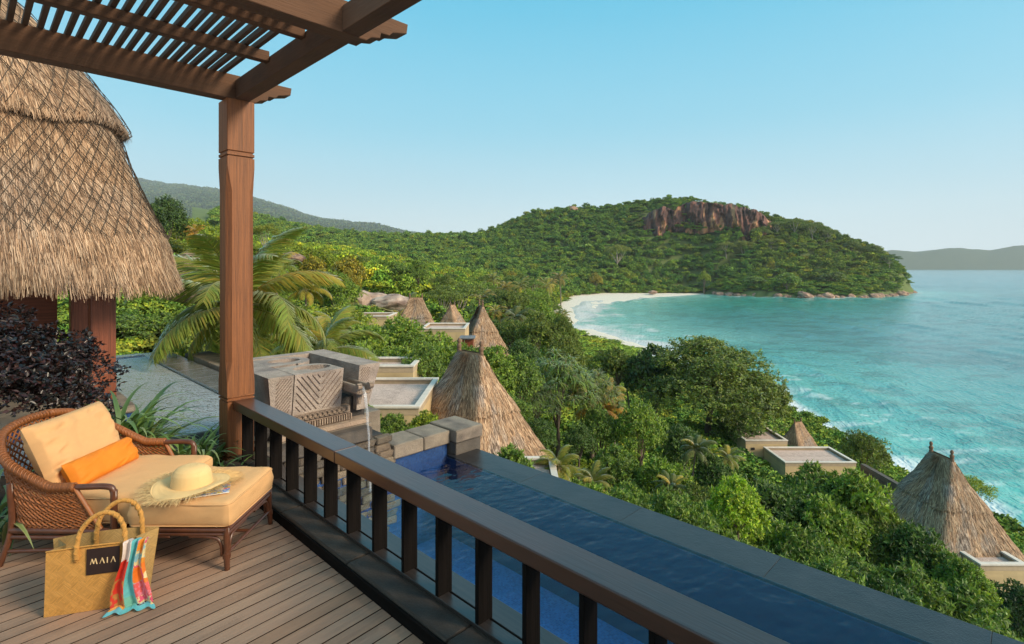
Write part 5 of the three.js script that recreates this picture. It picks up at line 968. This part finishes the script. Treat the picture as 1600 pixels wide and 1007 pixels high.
// ------------------------------------------------------------------ tote bag and scarf
{
  const turn = 15.5 * Math.PI / 180, g = thing('straw_tote', 'plaited straw tote bag with dark lettered patch standing on the deck', 'bag', C(-2.335, 3.01, 0), YAW + turn), T = .006;
  // local: x along the bag, z toward the camera
  const panel = (w0, w1, h, z0, z1, bow) => { const q = new GB(), nx = 24, ny = 14; for (const s of [0, 1]) { const b = q.n; for (let j = 0; j <= ny; j++) for (let i = 0; i <= nx; i++) { const v = j / ny, u = i / nx * 2 - 1, x = u * lerp(w0, w1, v) / 2, z = lerp(z0, z1, v) + bow * (1 - u * u) * Math.sin(v * 2.6) + .004 * (fbm(u * 3, v * 3) - .5) - s * T; q.v(x, v * h + .012 * Math.abs(u) ** 3 * v * -1, z, null, x, v * h); } for (let j = 0; j < ny; j++) for (let i = 0; i < nx; i++) { const a = b + j * (nx + 1) + i; s ? q.q(a, a + nx + 1, a + nx + 2, a + 1) : q.q(a, a + 1, a + nx + 2, a + nx + 1); } } return q.geo(); };
  part('front_panel', panel(.455, .455, .355, .055, .035, .012), M.bag, g);
  part('back_panel', panel(.455, .53, .36, -.085, -.115, -.008), M.bagBack, g);
  for (const s of [-1, 1]) { const q = new GB(), ny = 10; for (let j = 0; j <= ny; j++) { const v = j / ny, xf = s * .2275, xb = s * lerp(.2275, s > 0 ? .265 : .24, v), xm = s * (.2275 - .06 * v), zf = lerp(.053, .033, v), zb = lerp(-.083, -.113, v); q.v(xf, v * .345, zf, null, 0, v * .34); q.v(xm, v * .34, (zf + zb) / 2, null, .06, v * .34); q.v(xb, v * .345, zb, null, .13, v * .34); if (j) { const a = (j - 1) * 3; q.q(a, a + 1, a + 4, a + 3); q.q(a + 1, a + 2, a + 5, a + 4); } } part('side_gusset', q.geo(), M.bagBack, g); }
  part('bag_base', box(.44, .006, .13, 0, .001, -.015, .001), M.bagBack, g);
  for (const [z, dx] of [[.049, 0], [-.105, .03]]) { const pts = [V(-.08 + dx, .28, z), V(-.08 + dx, .345, z), V(-.065 + dx, .44, z - .012), V(-.01 + dx, .505, z - .02), V(.045 + dx, .525, z - .022), V(.10 + dx, .505, z - .02), V(.14 + dx, .44, z - .012), V(.152 + dx, .345, z), V(.152 + dx, .28, z)]; const h = new GB(), pc = curve(pts, 60); h.tube(pc, .0125, .0125, 8); for (let s = 0; s < 2; s++) { const w = pc.map((p, i) => p.clone().add(V(Math.cos(i * .9 + s * 3.14) * .009, Math.cos(i * .9 + s * 3.14) * .006, Math.sin(i * .9 + s * 3.14) * .0125))); h.tube(w, .0055, .0055, 4); } part('handle', h.geo(), M.bag, g); }
  const rimG = tubeG([V(-.227, .345, .036), V(0, .356, .047), V(.227, .345, .036)], .0045, .0045, 6, 12); part('rim_binding', rimG, M.bag, g);
  const patch = part('patch', box(.158, .140, .004, .048, .196, .052, .001), M.patch, g); patch.rotation.x = -.05; patch.position.z = .0165; patch.position.y = .002;
  const strokes = []; const st = (x0, y0, x1, y1, w) => strokes.push(new THREE.ExtrudeGeometry(new THREE.Shape([[x0 - w / 2, y0], [x0 + w / 2, y0], [x1 + w / 2, y1], [x1 - w / 2, y1]].map((p) => new THREE.Vector2(...p))), { depth: .0016, bevelEnabled: false }));
  const hh = .03, lam = (x) => { st(x, 0, x + .0105, hh, .0022); st(x + .021, 0, x + .0105, hh, .0046); };
  st(0, 0, .0075, hh, .0022); st(.016, .003, .0075, hh, .0046); st(.016, .003, .0235, hh, .0022); st(.031, 0, .0235, hh, .0046); lam(.044); st(.079, 0, .079, hh, .0042); st(.076, hh - .002, .080, hh, .003); lam(.096);
  const lt = part('lettering', mergeGeometries(strokes), M.letter, patch); lt.position.set(-.011, .252, .0545); lt.scale.setScalar(1.02);
  // scarf
  const sT = tex(256, 512, (u, v) => {
    const n = fbm(u * 4 + 2, v * 6, 3), m = fbm(u * 9 + 5, v * 14, 3), e = fbm(u * 22, v * 30, 2);
    let c = [.10, .48, .52];
    if (u < .33) c = v > .70 ? [.78, .66, .60] : v > .16 ? (m > .56 && v < .48 ? [.52, .22, .06] : [.68, .045, .025]) : v > .09 ? [.80, .38, .08] : [.16, .55, .62];
    else if (u < .60) c = n > .56 ? [.18, .50, .40] : [.14, .52, .55];
    else { c = n > .58 ? [.82, .30, .03] : m > .58 ? [.75, .10, .20] : m < .40 ? [.28, .52, .62] : [.80, .66, .34]; if (v > .42 && v < .66 && n > .5) c = [.82, .20, .02]; if (v > .25 && v < .42) c = e > .5 ? [.75, .22, .30] : [.80, .12, .12]; if (v < .12) c = [.14, .55, .62]; if (v >= .12 && v < .17 && e > .5) c = [.05, .03, .03]; }
    return c.map((x) => x * (.88 + .24 * e));
  });
  phys('silk', { map: sT, roughness: .5, sheen: .4, sheenColor: rgb(1, 1, 1), sheenRoughness: .4, transmission: .2, thickness: 0, side: THREE.DoubleSide });
  const s = thing('silk_scarf', 'red, turquoise and orange silk scarf draped from the tote onto the deck', 'scarf', C(-2.335, 3.01, 0), YAW + turn), q = new GB(), nx = 70, ny = 70;
  for (let j = 0; j <= ny; j++) for (let i = 0; i <= nx; i++) {
    const u = i / nx, v = j / ny, w = lerp(.115, .20, smooth(.1, 1, v)), fold = Math.cos(u * 20 + .6 * Math.sin(v * 4)) * lerp(.016, .011, v) + .012 * (fbm(u * 5, v * 4, 3) - .5), over = v < .08;
    let x = .205 + (u - .5) * w + .01 * Math.sin(v * 7 + u * 2), y, z;
    if (over) { y = .352 + .014 * Math.sin(v / .08 * Math.PI / 2); z = .012 + v / .08 * .055 + fold * .5; } else if (v < .86) { const k = (v - .08) / .78; y = lerp(.366, .02, k) - .02 * fold; z = .068 + .035 * k + fold + .012 * Math.sin(k * 3); } else { const k = (v - .86) / .14; y = .014 + .012 * (1 - k) + .010 * Math.max(0, Math.cos(u * 20 + 2)) * (1 - k * .5); z = .105 + .05 * k * (u < .5 ? 1 : .75) + fold; x += (u - .5) * .05 * k; }
    q.v(x, y, z, null, u, 1 - v);
  }
  for (let j = 0; j < ny; j++) for (let i = 0; i < nx; i++) { if (Math.abs(i / nx - .335) < .006 && j > ny * .55) continue; const a = j * (nx + 1) + i; q.q(a, a + nx + 1, a + nx + 2, a + 1); }
  part('cloth', q.geo(), M.silk, s);
}
// ------------------------------------------------------------------ potted-size plants by the deck
phys('strapleaf', { vertexColors: true, roughness: .5, transmission: .3, thickness: 0 });
function strapPlant(name, label, pos, n, L, w, seed, dir, group) {
  const g = thing(name, label, 'plant', pos, 0, group), R = rng(seed), protos = [];
  for (let k = 0; k < 8; k++) {
    const q = new GB(), N = 12, ll = L * (.7 + .5 * R()); let p = V(0, 0, 0), a = 1.15 + .35 * R(), prev = null; const c = [[.15, .25, .05], [.11, .20, .04], [.20, .29, .08], [.08, .15, .04]][k % 4], ww = w * (.8 + .4 * R()), bend = 1.3 + 1.1 * R(), stripe = k % 4 === 2 ? [.34, .36, .16] : c.map((x) => x * 1.25);
    for (let i = 0; i <= N; i++) { const t = i / N, h = ww * (.55 + .6 * Math.sin(Math.PI * Math.min(1, t * .85 + .12))) * (1 - Math.pow(t, 5)); const A = q.v(p.x, p.y + h * .25, p.z - h, stripe), B = q.v(p.x, p.y, p.z, c), D = q.v(p.x, p.y + h * .25, p.z + h, stripe); if (prev) { q.q(prev[0], prev[1], B, A); q.q(prev[1], prev[2], D, B); } prev = [A, B, D]; p = p.clone().add(V(Math.cos(a), Math.sin(a), .1 * Math.sin(t * 3) * (R() - .5)).multiplyScalar(ll / N)); a -= bend / N * (.4 + 1.5 * t); }
    protos.push(q.geo());
  }
  for (let i = 0; i < n; i++) { const az = dir === undefined ? R() * 6.283 : dir + (R() - .5) * 3.6, m = part('leaf', pick(R, protos), M.strapleaf, g); m.position.set((R() - .5) * .30, 0, (R() - .5) * .30); m.rotation.set((R() - .5) * .4, az, (R() - .5) * .5, 'YXZ'); m.scale.setScalar(.75 + .5 * R()); }
  return g;
}
strapPlant('strap_leaved_plant', 'largest strap-leaved green plant, arching behind the armchair beside the pond', C(-3.68, 5.1, -.1), 190, .88, .017, 61, undefined);
strapPlant('strap_leaved_plant', 'strap-leaved plant spilling low behind the ottoman toward the post', C(-2.95, 4.95, -.12), 120, .6, .014, 62, undefined);
strapPlant('strap_leaved_plant', 'dark strap-leaved plant behind the left rear leg of the armchair', C(-3.62, 3.75, -.1), 60, .62, .014, 63, undefined);
strapPlant('strap_leaved_plant', 'pale striped strap-leaved plant low beside the base of the timber post', C(-2.62, 4.72, -.14), 40, .46, .012, 64, undefined);
{ // maroon shrub at the left
  const R = rng(71), pal = [[.022, .011, .012], [.038, .014, .016], [.016, .013, .012], [.055, .026, .022], [.027, .023, .019]], k = crownGeo(72, { lobes: 30, reach: .82, lobe: .28, shape: dome(.35, 1.25), clusters: 100, leaves: 10, len: .052, wid: .0125, spread: .06, pal });
  const g = thing('maroon_shrub', 'dense dark maroon leaved shrub at the left edge behind the armchair', 'shrub', C(-5.15, 5.15, -.2)); g.scale.set(1.12, .91, 1.12);
  part('trunk', trunkGeo(73, k.lobes, .03), M.bark, g); part('foliage', k.geo, M.maroonleaf, g); void R;
}
for (const o of scene.children) o.traverse((m) => { if (m.isMesh && !m.name) console.log('unnamed', m.parent?.name); });
renderer.render(scene, camera);
